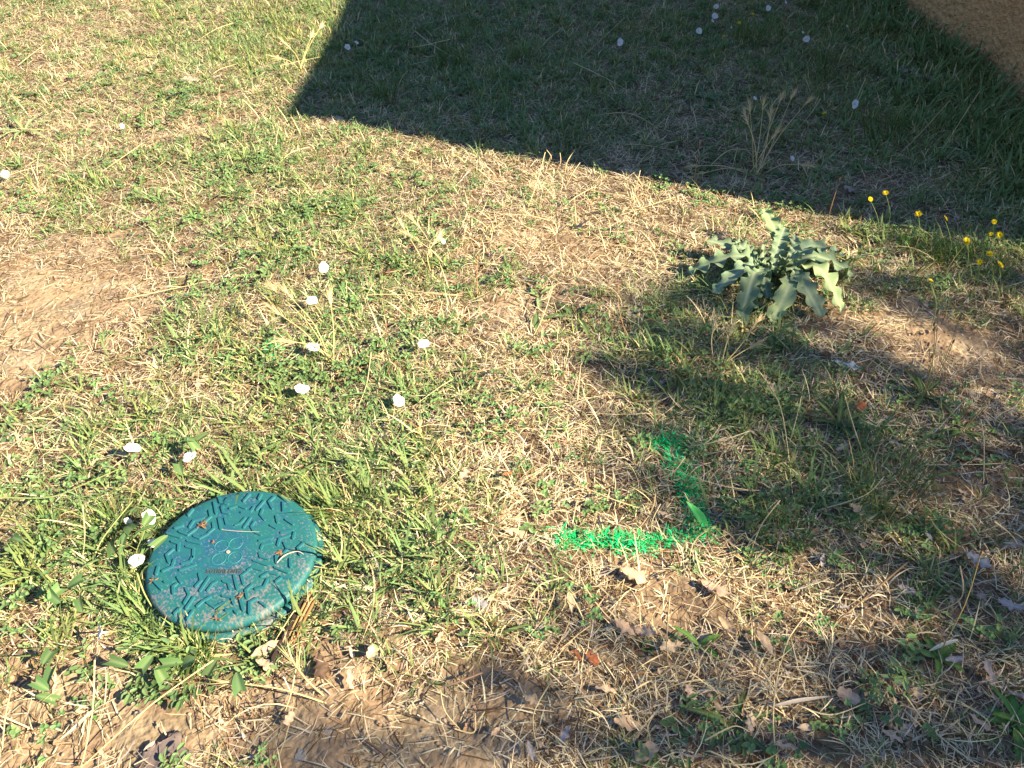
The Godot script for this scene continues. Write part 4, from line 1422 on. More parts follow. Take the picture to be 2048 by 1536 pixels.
func build_lawn() -> void:
	var greens := []
	for k in 4: greens.append(tuft_green(13, 0.048, 0.0036, 0.13))
	for k in 3: greens.append(tuft_green(15, 0.038, 0.0031, 0.30))
	for k in 2: greens.append(tuft_green(9, 0.075, 0.0046, 0.12))
	var dries := []
	for k in 5: dries.append(tuft_dry(14, 0.06))
	for k in 2: dries.append(tuft_dry(9, 0.10))
	var litters := []
	for k in 6: litters.append(litter(36))
	for k in 2: litters.append(long_straws())
	var clovers := [clover(9), clover(9), clover(7), weed(4), weed(4), weed(5)]
	var crumbs := [crumb(), crumb(), crumb()]
	var pg := []
	var pd := []
	var pl := []
	var pc := []
	var ps := []
	for k in greens: pg.append([])
	for k in dries: pd.append([])
	for k in litters: pl.append([])
	for k in clovers: pc.append([])
	for k in crumbs: ps.append([])
	var scraps := []
	for k in 5: scraps.append(dead_leaf(k % 3, [Color(0.50, 0.37, 0.25), Color(0.38, 0.32, 0.27), Color(0.30, 0.20, 0.13)][k % 3]))
	var pk := [[], [], [], [], []]
	for k in 5200:
		var sx := rng.randf_range(-1.6, 2.4)
		var sz := rng.randf_range(-2.6, -0.3)
		var share := 0.05 + 0.6 * smoothstep(0.1, 0.9, sx) * smoothstep(-2.2, -1.0, sz) + 0.25 * smoothstep(-1.0, -0.6, sz)
		if rng.randf() > share or Vector2(sx - LID.x, sz - LID.y).length() < LID.z + 0.03: continue
		pk[rng.randi() % 5].append([Transform3D(Basis.from_euler(Vector3(rng.randfn(0, 0.4), rng.randf() * TAU, rng.randfn(0, 0.4))) * Basis.from_scale(Vector3.ONE * rng.randf_range(0.012, 0.034)), on_ground(sx, sz, 0.007)), Color(1, 1, 1) * rng.randf_range(0.6, 1.2)])
	scatter("leaf_litter", "small broken brown leaf scraps strewn under the tree", "leaf litter", scraps, mats.dead, pk)
	var z := 0.0
	for k in 125000:
		z = -0.25 - 6.1 * rng.randf()
		var half := 1.35 + 0.5 * -z
		var x := rng.randf_range(-4.5, 4.5)
		if absf(x) > half or x > HOUSE_X - 0.01: continue
		var from_lid := Vector2(x - LID.x, z - LID.y).length()
		if from_lid < LID.z + 0.012: continue
		var h := ground_height(x, z)
		var p := Vector3(x, h, z)
		var bare := field("bare", BARE_SPOTS, x, z)
		var green := 0.42 + field("green", GREEN_SPOTS, x, z) * 0.75 - bare * 0.8 + noise_a.get_noise_2d(x * 3.0, z * 3.0 + 70.0) * 0.45 + noise_b.get_noise_2d(x * 8.0, z * 8.0 + 20.0) * 0.6
		var dry := 0.45 + field("dry", DRY_SPOTS, x, z) * 0.8 - bare * 0.55 + noise_a.get_noise_2d(x * 2.6 + 33.0, z * 2.6) * 0.4 + noise_b.get_noise_2d(x * 7.0 + 50.0, z * 7.0) * 0.4
		green -= field("dry", DRY_SPOTS, x, z) * 0.45
		var near_wall := smoothstep(0.9, 0.1, HOUSE_X - x)
		green += near_wall * 0.3
		var lush := 1.0 + near_wall * 1.1 + 0.35 * smoothstep(0.09, 0.0, from_lid - LID.z)
		var kind := rng.randf()
		if kind < 0.40:
			if rng.randf() < green:
				var i := rng.randi() % greens.size()
				var warm := clampf(0.5 + noise_a.get_noise_2d(x * 3.0 + 11.0, z * 3.0 + 5.0) * 1.1, 0.0, 1.0)
				var tint := Color(0.90, 1.04, 1.06).lerp(Color(1.14, 1.04, 0.92), warm)
				pg[i].append([stood(p, rng.randf_range(0.65, 1.25) * lush * clampf(0.7 + green * 0.4, 0.6, 1.2), 1.0), tint])
		elif kind < 0.60:
			if rng.randf() < dry:
				var i := rng.randi() % dries.size()
				pd[i].append([stood(p, rng.randf_range(0.6, 1.2) * (1.0 + near_wall * 0.5), rng.randf_range(0.5, 1.0)), Color(1, 1, 1) * rng.randf_range(0.8, 1.2)])
		elif kind < 0.84:
			if rng.randf() < 1.0 - bare * 0.66:
				pl[rng.randi() % (6 if rng.randf() < 0.86 else 8)].append([stood(p, rng.randf_range(0.6, 1.15), rng.randf_range(0.6, 1.2)), Color(1, 1, 1) * rng.randf_range(0.75, 1.15)])
		elif kind < 0.96:
			var cv := field("clover", CLOVER_SPOTS, x, z) + 0.34 - bare * 0.4
			if rng.randf() < cv:
				var i := rng.randi() % clovers.size()
				pc[i].append([stood(p, rng.randf_range(0.6, 1.15)), Color(1, 1, 1) * rng.randf_range(0.8, 1.25)])
		elif rng.randf() < 0.12 + bare:
			for q in 8:
				var x2 := x + rng.randfn(0, 0.04)
				var z2 := z + rng.randfn(0, 0.04)
				if Vector2(x2 - LID.x, z2 - LID.y).length() < LID.z + 0.02: continue
				ps[rng.randi() % 3].append([stood(on_ground(x2, z2, 0.001), rng.randf_range(0.003, 0.010) * (2.0 if rng.randf() < 0.08 else 1.0), 0.8), Color(0.37, 0.27, 0.18) * rng.randf_range(0.6, 1.3)])
	# longer blades crowd the lid's rim
	for k in 210:
		var a := rng.randf() * TAU
		var edge := LID.z + 0.014 + rng.randf() * 0.035
		var near := 0.55 + 0.5 * maxf(0.0, cos(a - 2.4))
		if cos(a - 0.75) > 0.75 and rng.randf() < 0.65: continue
		var p := on_ground(LID.x + cos(a) * edge, LID.y + sin(a) * edge)
		pg[rng.randi() % greens.size()].append([stood(p, rng.randf_range(0.8, 1.35) * near), Color(1.0, 1.05, 0.9)])
	scatter("straw_litter", "short dry straw and chaff strewn over the soil", "straw", litters, mats.straw, pl)
	scatter("dry_grass", "thin yellow dry grass growing all over the lawn", "grass", dries, mats.straw, pd)
	scatter("green_grass", "short green grass growing all over the lawn", "grass", greens, mats.grass, pg)
	scatter("weed_cover", "small clover and knotweed leaves spread through the grass", "weeds", clovers, mats.leaf, pc)
	scatter("soil_crumbs", "small crumbs of brown soil on the bare patches", "soil", crumbs, mats.wood, ps)

func build_painted_line() -> void:
	var kinds := []
	for v in 3:
		var st := begin()
		for k in 9:
			var a := rng.randf() * TAU
			var d := rng.randf() * 0.025
			var c := vary(Color(0.02, 0.60, 0.18), 0.25)
			blade(st, Vector3(cos(a) * d, 0.004, sin(a) * d), a + rng.randfn(0, 0.8), rng.randf_range(0.0, 1.2), rng.randf_range(0.010, 0.028), rng.randf_range(0.0015, 0.003), rng.randf_range(0.1, 1.2), c, vary(c, 0.3))
		kinds.append(finish(st, false))
	var places := [[], [], []]
	var lone := [[], [], []]
	for s in PAINT:
		for k in int(7 * s[3]):
			var x: float = s[0] + rng.randfn(0, 0.6) * s[2]
			var z: float = s[1] + rng.randfn(0, 0.6) * s[2]
			(lone if s[0] < -0.3 else places)[rng.randi() % 3].append([stood(on_ground(x, z, 0.004), rng.randf_range(0.6, 1.2)), Color(1, 1, 1) * rng.randf_range(0.75, 1.3)])
	scatter("painted_grass", "grass sprayed bright green in a hooked line", "painted grass", kinds, mats.paint, places)
	scatter("painted_grass", "few blades sprayed bright green beside the leaning barley", "painted grass", kinds, mats.paint, lone)
	# a broad leaf that caught the paint in stripes along its ribs
	for b in [[0.4636, -1.138, 0.105, 0.024, Vector3(-0.25, 0.8, -0.35), "upright ribbed leaf striped with bright green paint"], [0.437, -1.105, 0.07, 0.016, Vector3(-0.55, 0.45, -0.3), "small half-painted green leaf at the painted line's end"]]:
		var st := begin()
		var d: Vector3 = b[4].normalized()
		var side := Vector3(0.95, 0.1, 0.2).normalized()
		var rows := []
		var cols := []
		for i in 15:
			var t := i / 14.0
			var w: float = b[3] * 0.5 * sin(PI * clampf(0.08 + t * 0.92, 0, 1)) + 0.001
			var mid: Vector3 = d * b[2] * t + Vector3(-0.02, -0.03, 0.0) * t * t
			var r := PackedVector3Array()
			var c := PackedColorArray()
			for j in 11:
				var s := j / 5.0 - 1.0
				r.append(mid + side * s * w + Vector3(0, 0.0016 * (j % 2) + absf(s) * w * 0.25, 0))
				var paint: bool = (j % 2 == 0) and t > 0.12 + 0.1 * sin(j * 2.0)
				c.append(Color(0.02, 0.56, 0.16) if paint else Color(0.16, 0.33, 0.10))
			rows.append(r)
			cols.append(c)
		sheet(st, rows, cols)
		single("painted_leaf", finish(st), mats.paint, b[5], "leaf", on_ground(b[0], b[1]))

# ---------------------------------------------------------------- plants
func build_thistle() -> void:
	var t := thing("thistle_rosette", "large grey-green thistle rosette with toothed wavy leaves", "plant", on_ground(THISTLE.x, THISTLE.y))
	for lf in THISTLE_LEAVES:
		var tip := Vector3(lf[0], lf[1], lf[2])
		var flat := Vector3(tip.x, 0, tip.z)
		var arch := 0.035 + 0.15 * flat.length() if tip.y < 0.06 else 0.02
		var ctrl := [Vector3(0, 0.012, 0), Vector3(tip.x * 0.45, tip.y * 0.5 + arch, tip.z * 0.45), tip]
		var mid := curve_points(ctrl, 40)
		var st := begin()
		var rows := []
		var cols := []
		var sway := rng.randfn(0, 0.022)
		var phase := rng.randf() * TAU
		var lobes := rng.randi_range(6, 8)
		var tone := vary(Color(0.16, 0.225, 0.135), 0.18) if lf[4] == 0 else vary(Color(0.26, 0.34, 0.17), 0.08)
		var skew := rng.randf() * 0.5
		for i in 41:
			var u := i / 40.0
			var d := (mid[mini(i + 1, 40)] - mid[maxi(i - 1, 0)]).normalized()
			var side := d.cross(Vector3.UP).normalized()
			if side.length() < 0.1: side = Vector3.RIGHT
			var up := side.cross(d).normalized()
			var body := 0.22 + 0.78 * smoothstep(0.0, 0.5, u)
			body *= sqrt(maxf(0.0, 1.0 - pow(maxf(0.0, (u - 0.60) / 0.40), 2.2)))
			var r := PackedVector3Array()
			var c := PackedColorArray()
			for s in [-1.0, -0.82, -0.55, -0.28, -0.05, 0.05, 0.28, 0.55, 0.82, 1.0]:
				var saw := fposmod(u * lobes + (skew if s > 0 else 0.0), 1.0)
				var cut := 1.0 - 0.40 * absf(s) * (1.0 - sin(PI * pow(saw, 0.75))) - 0.10 * absf(s) * absf(sin(u * 61.0))
				if absf(s) > 0.8: cut *= rng.randf_range(0.86, 1.1)
				var w: float = lf[3] * 0.68 * body * cut
				var ruffle: float = 0.012 * s * s * body * sin(u * lobes * TAU * 0.9 + phase + s * 1.3) + 0.005 * s * s * sin(u * 47.0 + s * 2.0)
				r.append(mid[i] + side * (s * w + sway * sin(u * PI * 1.3)) + up * (absf(s) * w * 0.28 + ruffle))
				var pale := 0.4 if absf(s) < 0.06 else (0.14 if absf(fposmod(u * lobes * 1.0 + absf(s) * 0.8, 1.0) - 0.5) < 0.07 else 0.0)
				c.append((tone * rng.randf_range(0.93, 1.07)).lerp(Color(0.48, 0.52, 0.36), pale))
			rows.append(r)
			cols.append(c)
		sheet(st, rows, cols)
		part("leaf", finish(st), mats.leaf, t)

func build_clumps() -> void:
	for c in CLUMPS:
		var t := thing("grass_clump", c[4], "grass clump", on_ground(c[0], c[1]), "grass clumps")
		var st := begin()
		var n := int(500 * c[3] + 60)
		for k in n:
			var a := rng.randf() * TAU
			var d: float = sqrt(rng.randf()) * c[3] * 0.55
			var c0 := vary(Color(0.13, 0.175, 0.05), 0.25)
			var c1 := vary([Color(0.085, 0.16, 0.045), Color(0.07, 0.185, 0.045), Color(0.17, 0.25, 0.08)][c[5]], 0.25)
			if rng.randf() < 0.12:
				c0 = vary(Color(0.42, 0.31, 0.15), 0.2)
				c1 = vary(Color(0.50, 0.39, 0.19), 0.2)
			var p := Vector3(cos(a) * d, 0, sin(a) * d)
			p.y = ground_height(c[0] + p.x, c[1] + p.z) - t.position.y
			if Vector2(c[0] + p.x - LID.x, c[1] + p.z - LID.y).length() < LID.z + 0.014: continue
			var dir := a + rng.randfn(0, 0.6)
			if c[5] == 1: dir = lerpf(dir, -0.6, 0.35)
			blade(st, p, dir, rng.randf_range(0.75, 1.5), c[2] * rng.randf_range(0.45, 1.1), rng.randf_range(0.0012, 0.0026), rng.randf_range(0.1, 1.1), c0, c1, 4)
		var o := part("blades", finish(st, false), mats.grass, t)
		o.set_meta("kind", "stuff")

func long_leaf(az: float, rise: float, l: float, w: float, tone: Color, droop: float) -> ArrayMesh:
	var st := begin()
	var rows := []
	var cols := []
	var p := Vector3(0, 0.004, 0)
	var e := rise
	var side := Vector3(-sin(az), 0, cos(az))
	for i in 13:
		var t := i / 12.0
		var ww := w * 0.5 * (0.22 + 0.78 * sin(PI * pow(clampf(t, 0.0, 1.0), 0.8))) * (1.0 if t < 0.98 else 0.1)
		var r := PackedVector3Array()
		var c := PackedColorArray()
		for s in [-1.0, -0.5, 0.0, 0.5, 1.0]:
			r.append(p + side * s * ww + Vector3(0, absf(s) * ww * 0.35 + 0.0012 * sin(t * 20.0 + s * 3.0), 0))
			c.append(tone.lerp(Color(0.3, 0.36, 0.16), 0.35 if s == 0.0 else 0.0) * (1.0 + rng.randf_range(-0.06, 0.06)))
		rows.append(r)
		cols.append(c)
		p += Vector3(cos(az) * cos(e), sin(e), sin(az) * cos(e)) * l / 12.0
		p.y = maxf(p.y, 0.003)
		e -= droop / 12.0
	sheet(st, rows, cols)
	return finish(st)

func build_plantains() -> void:
	for q in PLANTAINS:
		var t := thing("plantain_plant", q[6], "plant", on_ground(q[0], q[1], -0.002), "plantains in the lawn")
		var tone: Color = [Color(0.075, 0.125, 0.045), Color(0.25, 0.32, 0.15), Color(0.10, 0.22, 0.045), Color(0.09, 0.17, 0.10)][q[7]]
		var start := rng.randf() * TAU
		for k in q[2]:
			part("leaf", long_leaf(start + k * TAU / q[2] + rng.randfn(0, 0.25), rng.randf_range(0.25, 0.9), q[3] * rng.randf_range(0.7, 1.1), q[4] * rng.randf_range(0.8, 1.2), vary(tone, 0.15), rng.randf_range(0.5, 1.3)), mats.leaf, t)
		for k in q[5]:
			var a := rng.randf_range(-2.6, -0.4)
			var tall := rng.randf_range(0.13, 0.24)
			var lean := rng.randf_range(0.15, 0.5)
			var st := begin()
			var tip := Vector3(cos(a) * lean * tall, tall, sin(a) * lean * tall)
			tube(st, curve_points([Vector3.ZERO, tip * 0.5 + Vector3(0.01, 0.01, 0), tip], 6), PackedFloat32Array([0.0011, 0.001, 0.001, 0.001, 0.0009, 0.0008, 0.0007]), 5, vary(Color(0.30, 0.26, 0.10), 0.25))
			var s := part("seed_stalk", finish(st), mats.wood, t)
			var b := SphereMesh.new()
			b.radius = 0.0028
			b.height = 0.016
			b.radial_segments = 8
			b.rings = 5
			var hd := part("seed_head", b, plain(Color(0.20, 0.13, 0.06), 0.9), s)
			hd.position = tip

func arrow_leaf(l: float, w: float, tone: Color) -> ArrayMesh:      # points along +x, base at origin
	var st := begin()
	var rows := []
	var cols := []
	for i in 10:
		var t := i / 9.0
		var half := w * 0.5 * (sqrt(maxf(0.0, 1.0 - t * t * t)) * (0.80 + 0.2 * (1.0 - t)))
		if i == 9: half = w * 0.04
		var r := PackedVector3Array()
		var c := PackedColorArray()
		for s in [-1.0, -0.5, 0.0, 0.5, 1.0]:
			var back: float = -0.28 * l * absf(s) * maxf(0.0, 1.0 - t * 2.2)
			r.append(Vector3(t * l + back, absf(s) * half * 0.30 - t * t * l * 0.15, s * half))
			c.append(tone.lerp(Color(0.34, 0.40, 0.2), 0.4 if s == 0.0 else 0.0))
		rows.append(r)
		cols.append(c)
	sheet(st, rows, cols)
	return finish(st)

func build_vines() -> void:
	for v in VINES:
		var n: int = v[1]
		var base := on_ground(v[2], v[4])
		var t := thing("bindweed_vine", v[0], "vine", base, "bindweed vines")
		var ctrl := []
		for i in n: ctrl.append(on_ground(v[2 + i * 3], v[4 + i * 3], v[3 + i * 3]) - base)
		var pts := curve_points(ctrl, 24)
		var rad := PackedFloat32Array()
		for k in 25: rad.append(0.0013)
		var st := begin()
		tube(st, pts, rad, 6, Color(0.20, 0.23, 0.08))
		part("stem", finish(st), mats.leaf, t)
		for i in range(n, (v.size() - 2) / 3):
			var p := on_ground(v[2 + i * 3], v[4 + i * 3], v[3 + i * 3]) - base
			var near := pts[0]
			for q in pts:
				if q.distance_to(p) < near.distance_to(p): near = q
			var o := part("leaf", arrow_leaf(rng.randf_range(0.029, 0.042), rng.randf_range(0.020, 0.029), vary(Color(0.10, 0.185, 0.065), 0.2)), mats.leaf, t)
			p.y += 0.015
			o.position = p
			o.rotation = Vector3(rng.randfn(0, 0.3), rng.randf() * TAU, rng.randfn(0.15, 0.25))
			st = begin()
			tube(st, PackedVector3Array([near, near.lerp(p, 0.5) + Vector3(0, 0.004, 0), p]), PackedFloat32Array([0.0009, 0.0008, 0.0007]), 5, Color(0.2, 0.24, 0.09))
			part("leaf_stalk", finish(st), mats.leaf, t)

func build_flowers() -> void:
	for f in FLOWERS:
		var at := on_ground(f[0], f[1])
		var t := thing("bindweed_flower", f[4], "flower", at, "white bindweed flowers")
		var kind: int = f[3]
		var axis: Vector3 = [Vector3(0.25, 0.9, 0.25), Vector3(0.1, 0.72, 0.65), Vector3(0.1, 0.4, 0.9), Vector3(0.5, 0.6, 0.4), Vector3(-0.85, 0.45, 0.25)][kind]
		axis = (axis + Vector3(rng.randfn(0, 0.12), 0, rng.randfn(0, 0.12))).normalized()
		var size := rng.randf_range(0.92, 1.1) * (0.6 if kind == 3 else 1.0)
		var st := begin()
		var rows := []
		var cols := []
		var prof := [[0.0015, 0.0], [0.0022, 0.006], [0.0030, 0.0140], [0.0072, 0.0168], [0.0120, 0.0185], [0.0160, 0.0192], [0.0182, 0.0186]]
		var ph := rng.randf() * TAU
		for q in prof.size():
			var r := PackedVector3Array()
			var c := PackedColorArray()
			for k in 21:
				var a := TAU * k / 20.0
				var wob := 1.0 + (0.05 * sin(a * 5.0 + ph) + 0.08 * sin(a * 2.0 + ph * 3.0) + 0.06 * sin(a * 3.0 - ph)) * q / 6.0
				r.append(Vector3(cos(a) * prof[q][0] * wob, prof[q][1] + 0.0018 * sin(a * 5.0 + ph + 1.0) * q / 6.0, sin(a) * prof[q][0] * wob) * size)
				c.append(Color(0.80, 0.79, 0.80) if q > 1 else Color(0.62, 0.64, 0.42))
			rows.append(r)
			cols.append(c)
		sheet(st, rows, cols)
		var o := part("corolla", finish(st), mats.petal, t)
		var mid: Vector3 = Vector3(0, f[2], 0) - axis * 0.014 * size
		o.basis = Basis(Quaternion(Vector3.UP, axis)) * Basis(Vector3.UP, rng.randf() * TAU) * Basis.from_scale(Vector3(1.0, 1.0, rng.randf_range(0.7, 1.0)))
		o.position = mid
		var bead := SphereMesh.new()
		bead.radius = 0.0024 * size
		bead.height = 0.006 * size
		bead.radial_segments = 8
		bead.rings = 4
		var heart := part("stamen", bead, plain(Color(0.78, 0.76, 0.62), 0.7), t)
		heart.position = mid + axis * 0.0155 * size
		heart.basis = o.basis
		st = begin()
		tube(st, PackedVector3Array([mid - axis * 0.012 * size, mid - axis * 0.004 * size, mid + axis * 0.002]), PackedFloat32Array([0.0012, 0.0022, 0.0019]), 7, Color(0.30, 0.24, 0.10) if kind == 4 else Color(0.22, 0.28, 0.10))
		part("calyx", finish(st), mats.leaf, t)
		st = begin()
		var foot := Vector3(-axis.x, 0, -axis.z) * 0.02
		foot.y = ground_height(at.x + foot.x, at.z + foot.z) - at.y - 0.003
		tube(st, curve_points([foot, foot.lerp(mid, 0.5) + Vector3(0.003, 0.002, 0), mid - axis * 0.011 * size], 6), PackedFloat32Array([0.0009, 0.0009, 0.0009, 0.0009, 0.0008, 0.0008, 0.0008]), 5, Color(0.22, 0.24, 0.09))
		part("stem", finish(st), mats.leaf, t)

func build_yellow_flowers() -> void:
	for f in YELLOW_FLOWERS:
		var at := on_ground(f[0], f[1])
		var far: bool = f[0] < 1.7 and f[1] < -4.0
		var t := thing("yellow_flower", "small yellow daisy-like flower in the tall grass near the house" if far else "small yellow daisy-like flower on a wiry stem beside the thistle", "flower", at, "small yellow flowers")
		var st := begin()
		var head: Vector3 = Vector3(0.0, f[2], 0.0)
		for ring in 2:
			for k in 13:
				var a := TAU * (k + 0.5 * ring) / 13.0
				blade(st, Vector3(0, 0.002, 0), a, 0.35 + 0.4 * ring, 0.012 * f[3] * (1.0 - 0.35 * ring), 0.0045, 0.3, Color(0.62, 0.44, 0.01), Color(0.75, 0.60, 0.02), 2)
		var o := part("petals", finish(st, false), mats.petal, t)
		o.position = head
		o.rotation = Vector3(rng.randf_range(0.0, 0.7), 0, rng.randfn(0, 0.4))
		o.set_meta("kind", "stuff")
		var b := SphereMesh.new()
		b.radius = 0.003
		b.height = 0.006
		b.radial_segments = 8
		b.rings = 4
		var c := part("calyx", b, plain(Color(0.12, 0.16, 0.05), 0.7), t)
		c.position = head - Vector3(0, 0.002, 0)
		st = begin()
		var foot := Vector3(rng.randf_range(0.0, 0.06), 0, rng.randf_range(0.0, 0.05))
		foot.y = ground_height(at.x + foot.x, at.z + foot.z) - at.y - 0.003
		tube(st, curve_points([foot, foot.lerp(head, 0.55) + Vector3(0.015, 0, 0.01), head], 8), PackedFloat32Array([0.0012, 0.0012, 0.0011, 0.0011, 0.001, 0.001, 0.001, 0.0009, 0.0009]), 5, Color(0.15, 0.20, 0.07))
		part("stem", finish(st), mats.leaf, t)

func awned_head(st: SurfaceTool, at: Vector3, d: Vector3, l: float) -> void:
	var c := Color(0.56, 0.43, 0.20)
	tube(st, PackedVector3Array([at, at + d * l * 0.5, at + d * l]), PackedFloat32Array([0.0016, 0.0026, 0.0008]), 5, c)
	for k in 36:
		var p := at + d * l * rng.randf()
		var o := (d + Vector3(rng.randfn(0, 0.28), rng.randfn(0, 0.28), rng.randfn(0, 0.28))).normalized()
		var s := o.cross(Vector3(0.3, 0.2, 1.0)).normalized() * 0.0012
		st.set_color(vary(Color(0.68, 0.56, 0.31), 0.2))
		var e := p + o * rng.randf_range(0.025, 0.055)
		st.add_vertex(p - s); st.add_vertex(p + s); st.add_vertex(e)

func build_barley() -> void:
	for q in BARLEYS:
		var base := on_ground(q[1], q[2])
		var t := thing("barley_clump", q[0], "dry grass", base, "dry barley clumps")
		for i in (q.size() - 3) / 3:
			var tip := Vector3(q[3 + i * 3] - q[1], q[4 + i * 3], q[5 + i * 3] - q[2])
			var foot := Vector3(rng.randfn(0, 0.012), 0, rng.randfn(0, 0.012))
			foot.y = ground_height(base.x + foot.x, base.z + foot.z) - base.y - 0.002
			var pts := curve_points([foot, foot.lerp(tip, 0.5) + Vector3(rng.randfn(0, 0.008), 0.018, rng.randfn(0, 0.008)), tip], 8)
			var st := begin()
			tube(st, pts, PackedFloat32Array([0.0020, 0.0020, 0.0019, 0.0018, 0.0017, 0.0016, 0.0015, 0.0013, 0.0012]), 5, vary(Color(0.62, 0.48, 0.23), 0.15))
			part("stem", finish(st), mats.straw, t)
			st = begin()
			var d := (pts[8] - pts[6]).normalized()
			awned_head(st, tip - d * 0.012, d, 0.045)
			part("seed_head", finish(st, false), mats.straw, t)

func build_stalks() -> void:
	for s in STALKS:
		var ctrl := []
		for i in (s.size() - 2) / 3: ctrl.append(on_ground(s[2 + i * 3], s[4 + i * 3], maxf(s[3 + i * 3], 0.002)))
		var base: Vector3 = ctrl[0]
		for i in ctrl.size():
			if ctrl[i].y < base.y: base = ctrl[i]
		for i in ctrl.size(): ctrl[i] -= base
		if ctrl.size() == 2:
			var sag: Vector3 = (ctrl[0] + ctrl[1]) / 2 + Vector3(rng.randfn(0, 0.012), absf(rng.randfn(0, 0.008)), rng.randfn(0, 0.012))
			ctrl.insert(1, sag)
		var pts := curve_points(ctrl, 14)
		var rad := PackedFloat32Array()
		var kind: String = s[0]
		var thick: float = {"straw": 0.0017, "green": 0.0024, "twig": 0.0026, "budded": 0.0017, "blade": 0.004}[kind]
		var col: Color = {"straw": Color(0.62, 0.50, 0.28), "green": Color(0.27, 0.32, 0.12), "twig": Color(0.22, 0.15, 0.10), "budded": Color(0.36, 0.22, 0.11), "blade": Color(0.60, 0.53, 0.40)}[kind]
		col = vary(col, 0.18)
		for k in 15: rad.append(thick * (1.0 - 0.45 * k / 14.0) * (1.0 + 0.25 * float(k == 5)))
		var st := begin()
		if kind == "blade":
			var rows := []
			var cols := []
			for k in 15:
				var d := (pts[mini(k + 1, 14)] - pts[maxi(k - 1, 0)]).normalized()
				var side := d.cross(Vector3.UP).normalized()
				var w := thick * sin(PI * (0.12 + 0.83 * k / 14.0))
				rows.append(PackedVector3Array([pts[k] - side * w + Vector3(0, w * 0.5, 0), pts[k], pts[k] + side * w + Vector3(0, w * 0.5, 0)]))
				cols.append(PackedColorArray([col, col * 0.9, col]))
			sheet(st, rows, cols)
		else:
			tube(st, pts, rad, 5, col)
		if kind == "budded":
			var t := thing("budded_weed", s[1], "weed", base, "dry budded weeds")
			part("stem", finish(st), mats.straw, t)
			var b := SphereMesh.new()
			b.radius = 0.0038
			b.height = 0.013
			b.radial_segments = 8
			b.rings = 5
			var o := part("bud", b, plain(Color(0.42, 0.20, 0.10), 0.8), t)
			o.position = pts[14]
		else:
			single({"straw": "dry_stalk", "green": "green_runner", "twig": "twig", "blade": "flat_straw"}[kind], finish(st), mats.straw, s[1], {"straw": "stalk", "green": "runner", "twig": "twig", "blade": "straw"}[kind], base, "loose stalks on the lawn")

func dead_leaf(kind: int, tone: Color) -> ArrayMesh:                # one metre long along +x, thin and curled
	var st := begin()
	var rows := []
	var cols := []
	var n := 22
	var curl := rng.randf_range(0.2, 0.55)
	var bow := rng.randf_range(-0.12, 0.3)
	var cup := rng.randf_range(-0.25, 0.6)
	for i in n + 1:
		var t := float(i) / n
		var half := 0.0
		if kind == 0:
			half = 0.27 * sin(PI * pow(clampf(t * 0.98 + 0.02, 0, 1), 0.85)) * (0.76 + 0.24 * cos(t * TAU * 3.6 + 0.6)) + 0.012
		elif kind == 1:
			half = 0.16 * pow(sin(PI * clampf(t * 0.97 + 0.03, 0, 1)), 0.8) + 0.004
		else:
			half = 0.30 * pow(sin(PI * clampf(t * 0.9 + 0.08, 0, 1)), 0.5) * (1.0 + 0.18 * sin(t * 17.0))
		var r := PackedVector3Array()
		var c := PackedColorArray()
		for s in [-1.0, -0.55, 0.0, 0.55, 1.0]:
			var y: float = cup * absf(s) * half + bow * t * (1.0 - t) * 2.0 + 0.05 * sin(t * 14.0 + s * 4.0) * absf(s) + curl * maxf(0.0, t - 0.6) * 0.5
			r.append(Vector3(t - 0.5, y, s * half))
			c.append((tone * rng.randf_range(0.85, 1.12)).lerp(tone * 1.3, 0.6 if s == 0.0 else 0.0))
		rows.append(r)
		cols.append(c)
	sheet(st, rows, cols)
	return finish(st)

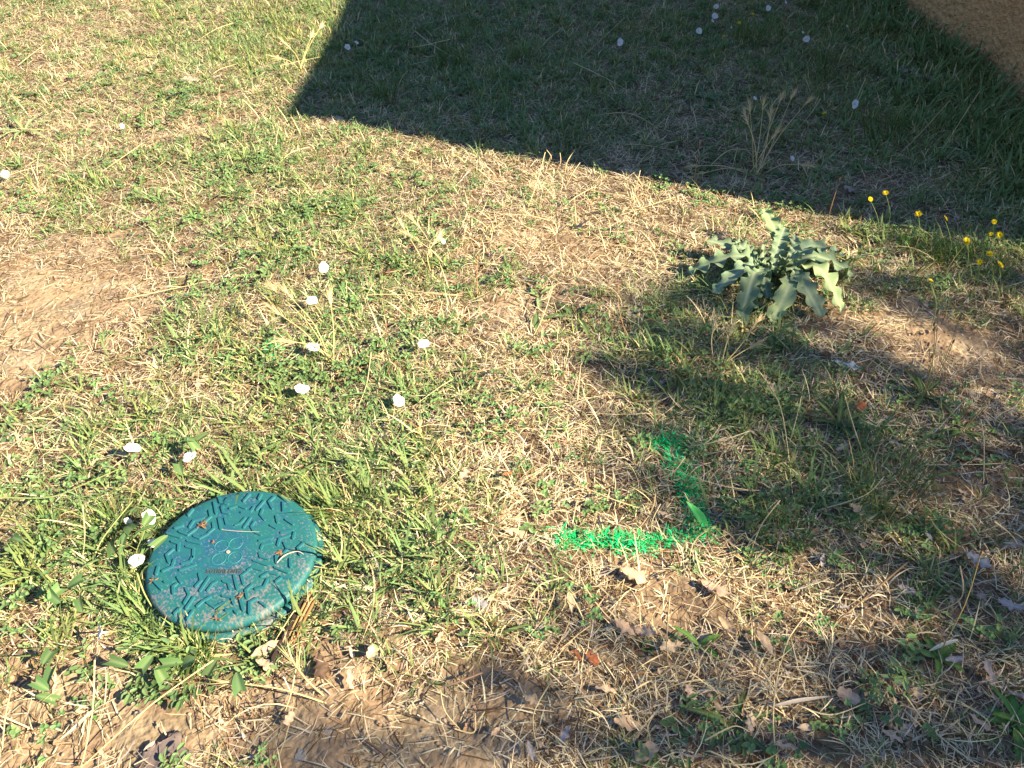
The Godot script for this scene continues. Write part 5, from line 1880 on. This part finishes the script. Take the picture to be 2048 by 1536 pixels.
func build_dead_leaves() -> void:
	var tones := [Color(0.50, 0.36, 0.24), Color(0.36, 0.31, 0.27), Color(0.26, 0.25, 0.25), Color(0.30, 0.115, 0.06), Color(0.13, 0.085, 0.06), Color(0.66, 0.62, 0.58)]
	for d in DEAD_LEAVES:
		var o := single("dead_leaf", dead_leaf(d[3], vary(tones[d[4]], 0.15)), mats.dead, d[5], "leaf", on_ground(d[0], d[1], 0.020), "fallen dead leaves")
		o.rotation = Vector3(rng.randfn(0, 0.25), rng.randf() * TAU, rng.randfn(0, 0.22))
		o.scale = Vector3.ONE * d[2] * 1.2

func build_stones() -> void:
	for s in STONES:
		var sph := SphereMesh.new()
		sph.radial_segments = 36
		sph.rings = 20
		sph.radius = 0.5
		sph.height = 1.0
		var a := sph.get_mesh_arrays()
		var v: PackedVector3Array = a[Mesh.ARRAY_VERTEX]
		var off := rng.randf() * 50.0
		var c := PackedColorArray()
		var tone: Color = [Color(0.17, 0.135, 0.125), Color(0.27, 0.25, 0.23), Color(0.47, 0.39, 0.30)][s[3]]
		for i in v.size():
			var q := v[i].normalized() * 2.2 + Vector3(off, 0, 0)
			v[i] *= 1.0 + 0.5 * noise_b.get_noise_3dv(q * 0.6) + 0.22 * noise_c.get_noise_3dv(q * 2.5)
			v[i].y = minf(v[i].y, 0.20 + 0.10 * noise_c.get_noise_3dv(q * 1.3)) * 0.5
			c.append(tone * (1.0 + 0.35 * noise_c.get_noise_3dv(q * 3.0)))
		var st := begin()
		var idx: PackedInt32Array = a[Mesh.ARRAY_INDEX]
		for i in idx:
			st.set_color(c[i])
			st.add_vertex(v[i])
		var o := single("stone", finish(st), mats.wood, s[4], "stone", on_ground(s[0], s[1], 0.0), "stones in the lawn")
		o.scale = Vector3.ONE * s[2]
		o.rotation.y = rng.randf() * TAU
	# a scrap of soil with a painted mark, behind which the pale clod lies
	var st := begin()
	for k in 16:
		var a := TAU * k / 16.0
		blade(st, Vector3(cos(a) * 0.018, 0.006, sin(a) * 0.012), a + 1.4, 0.15, 0.02, 0.007, 0.3, Color(0.02, 0.50, 0.16), Color(0.03, 0.60, 0.2), 2)
	var m := thing("paint_mark", "small bright green paint mark on grass at the shadow's edge", "paint mark", on_ground(-0.765, -3.395, 0.004))
	part("painted_blades", finish(st, false), mats.paint, m).set_meta("kind", "stuff")
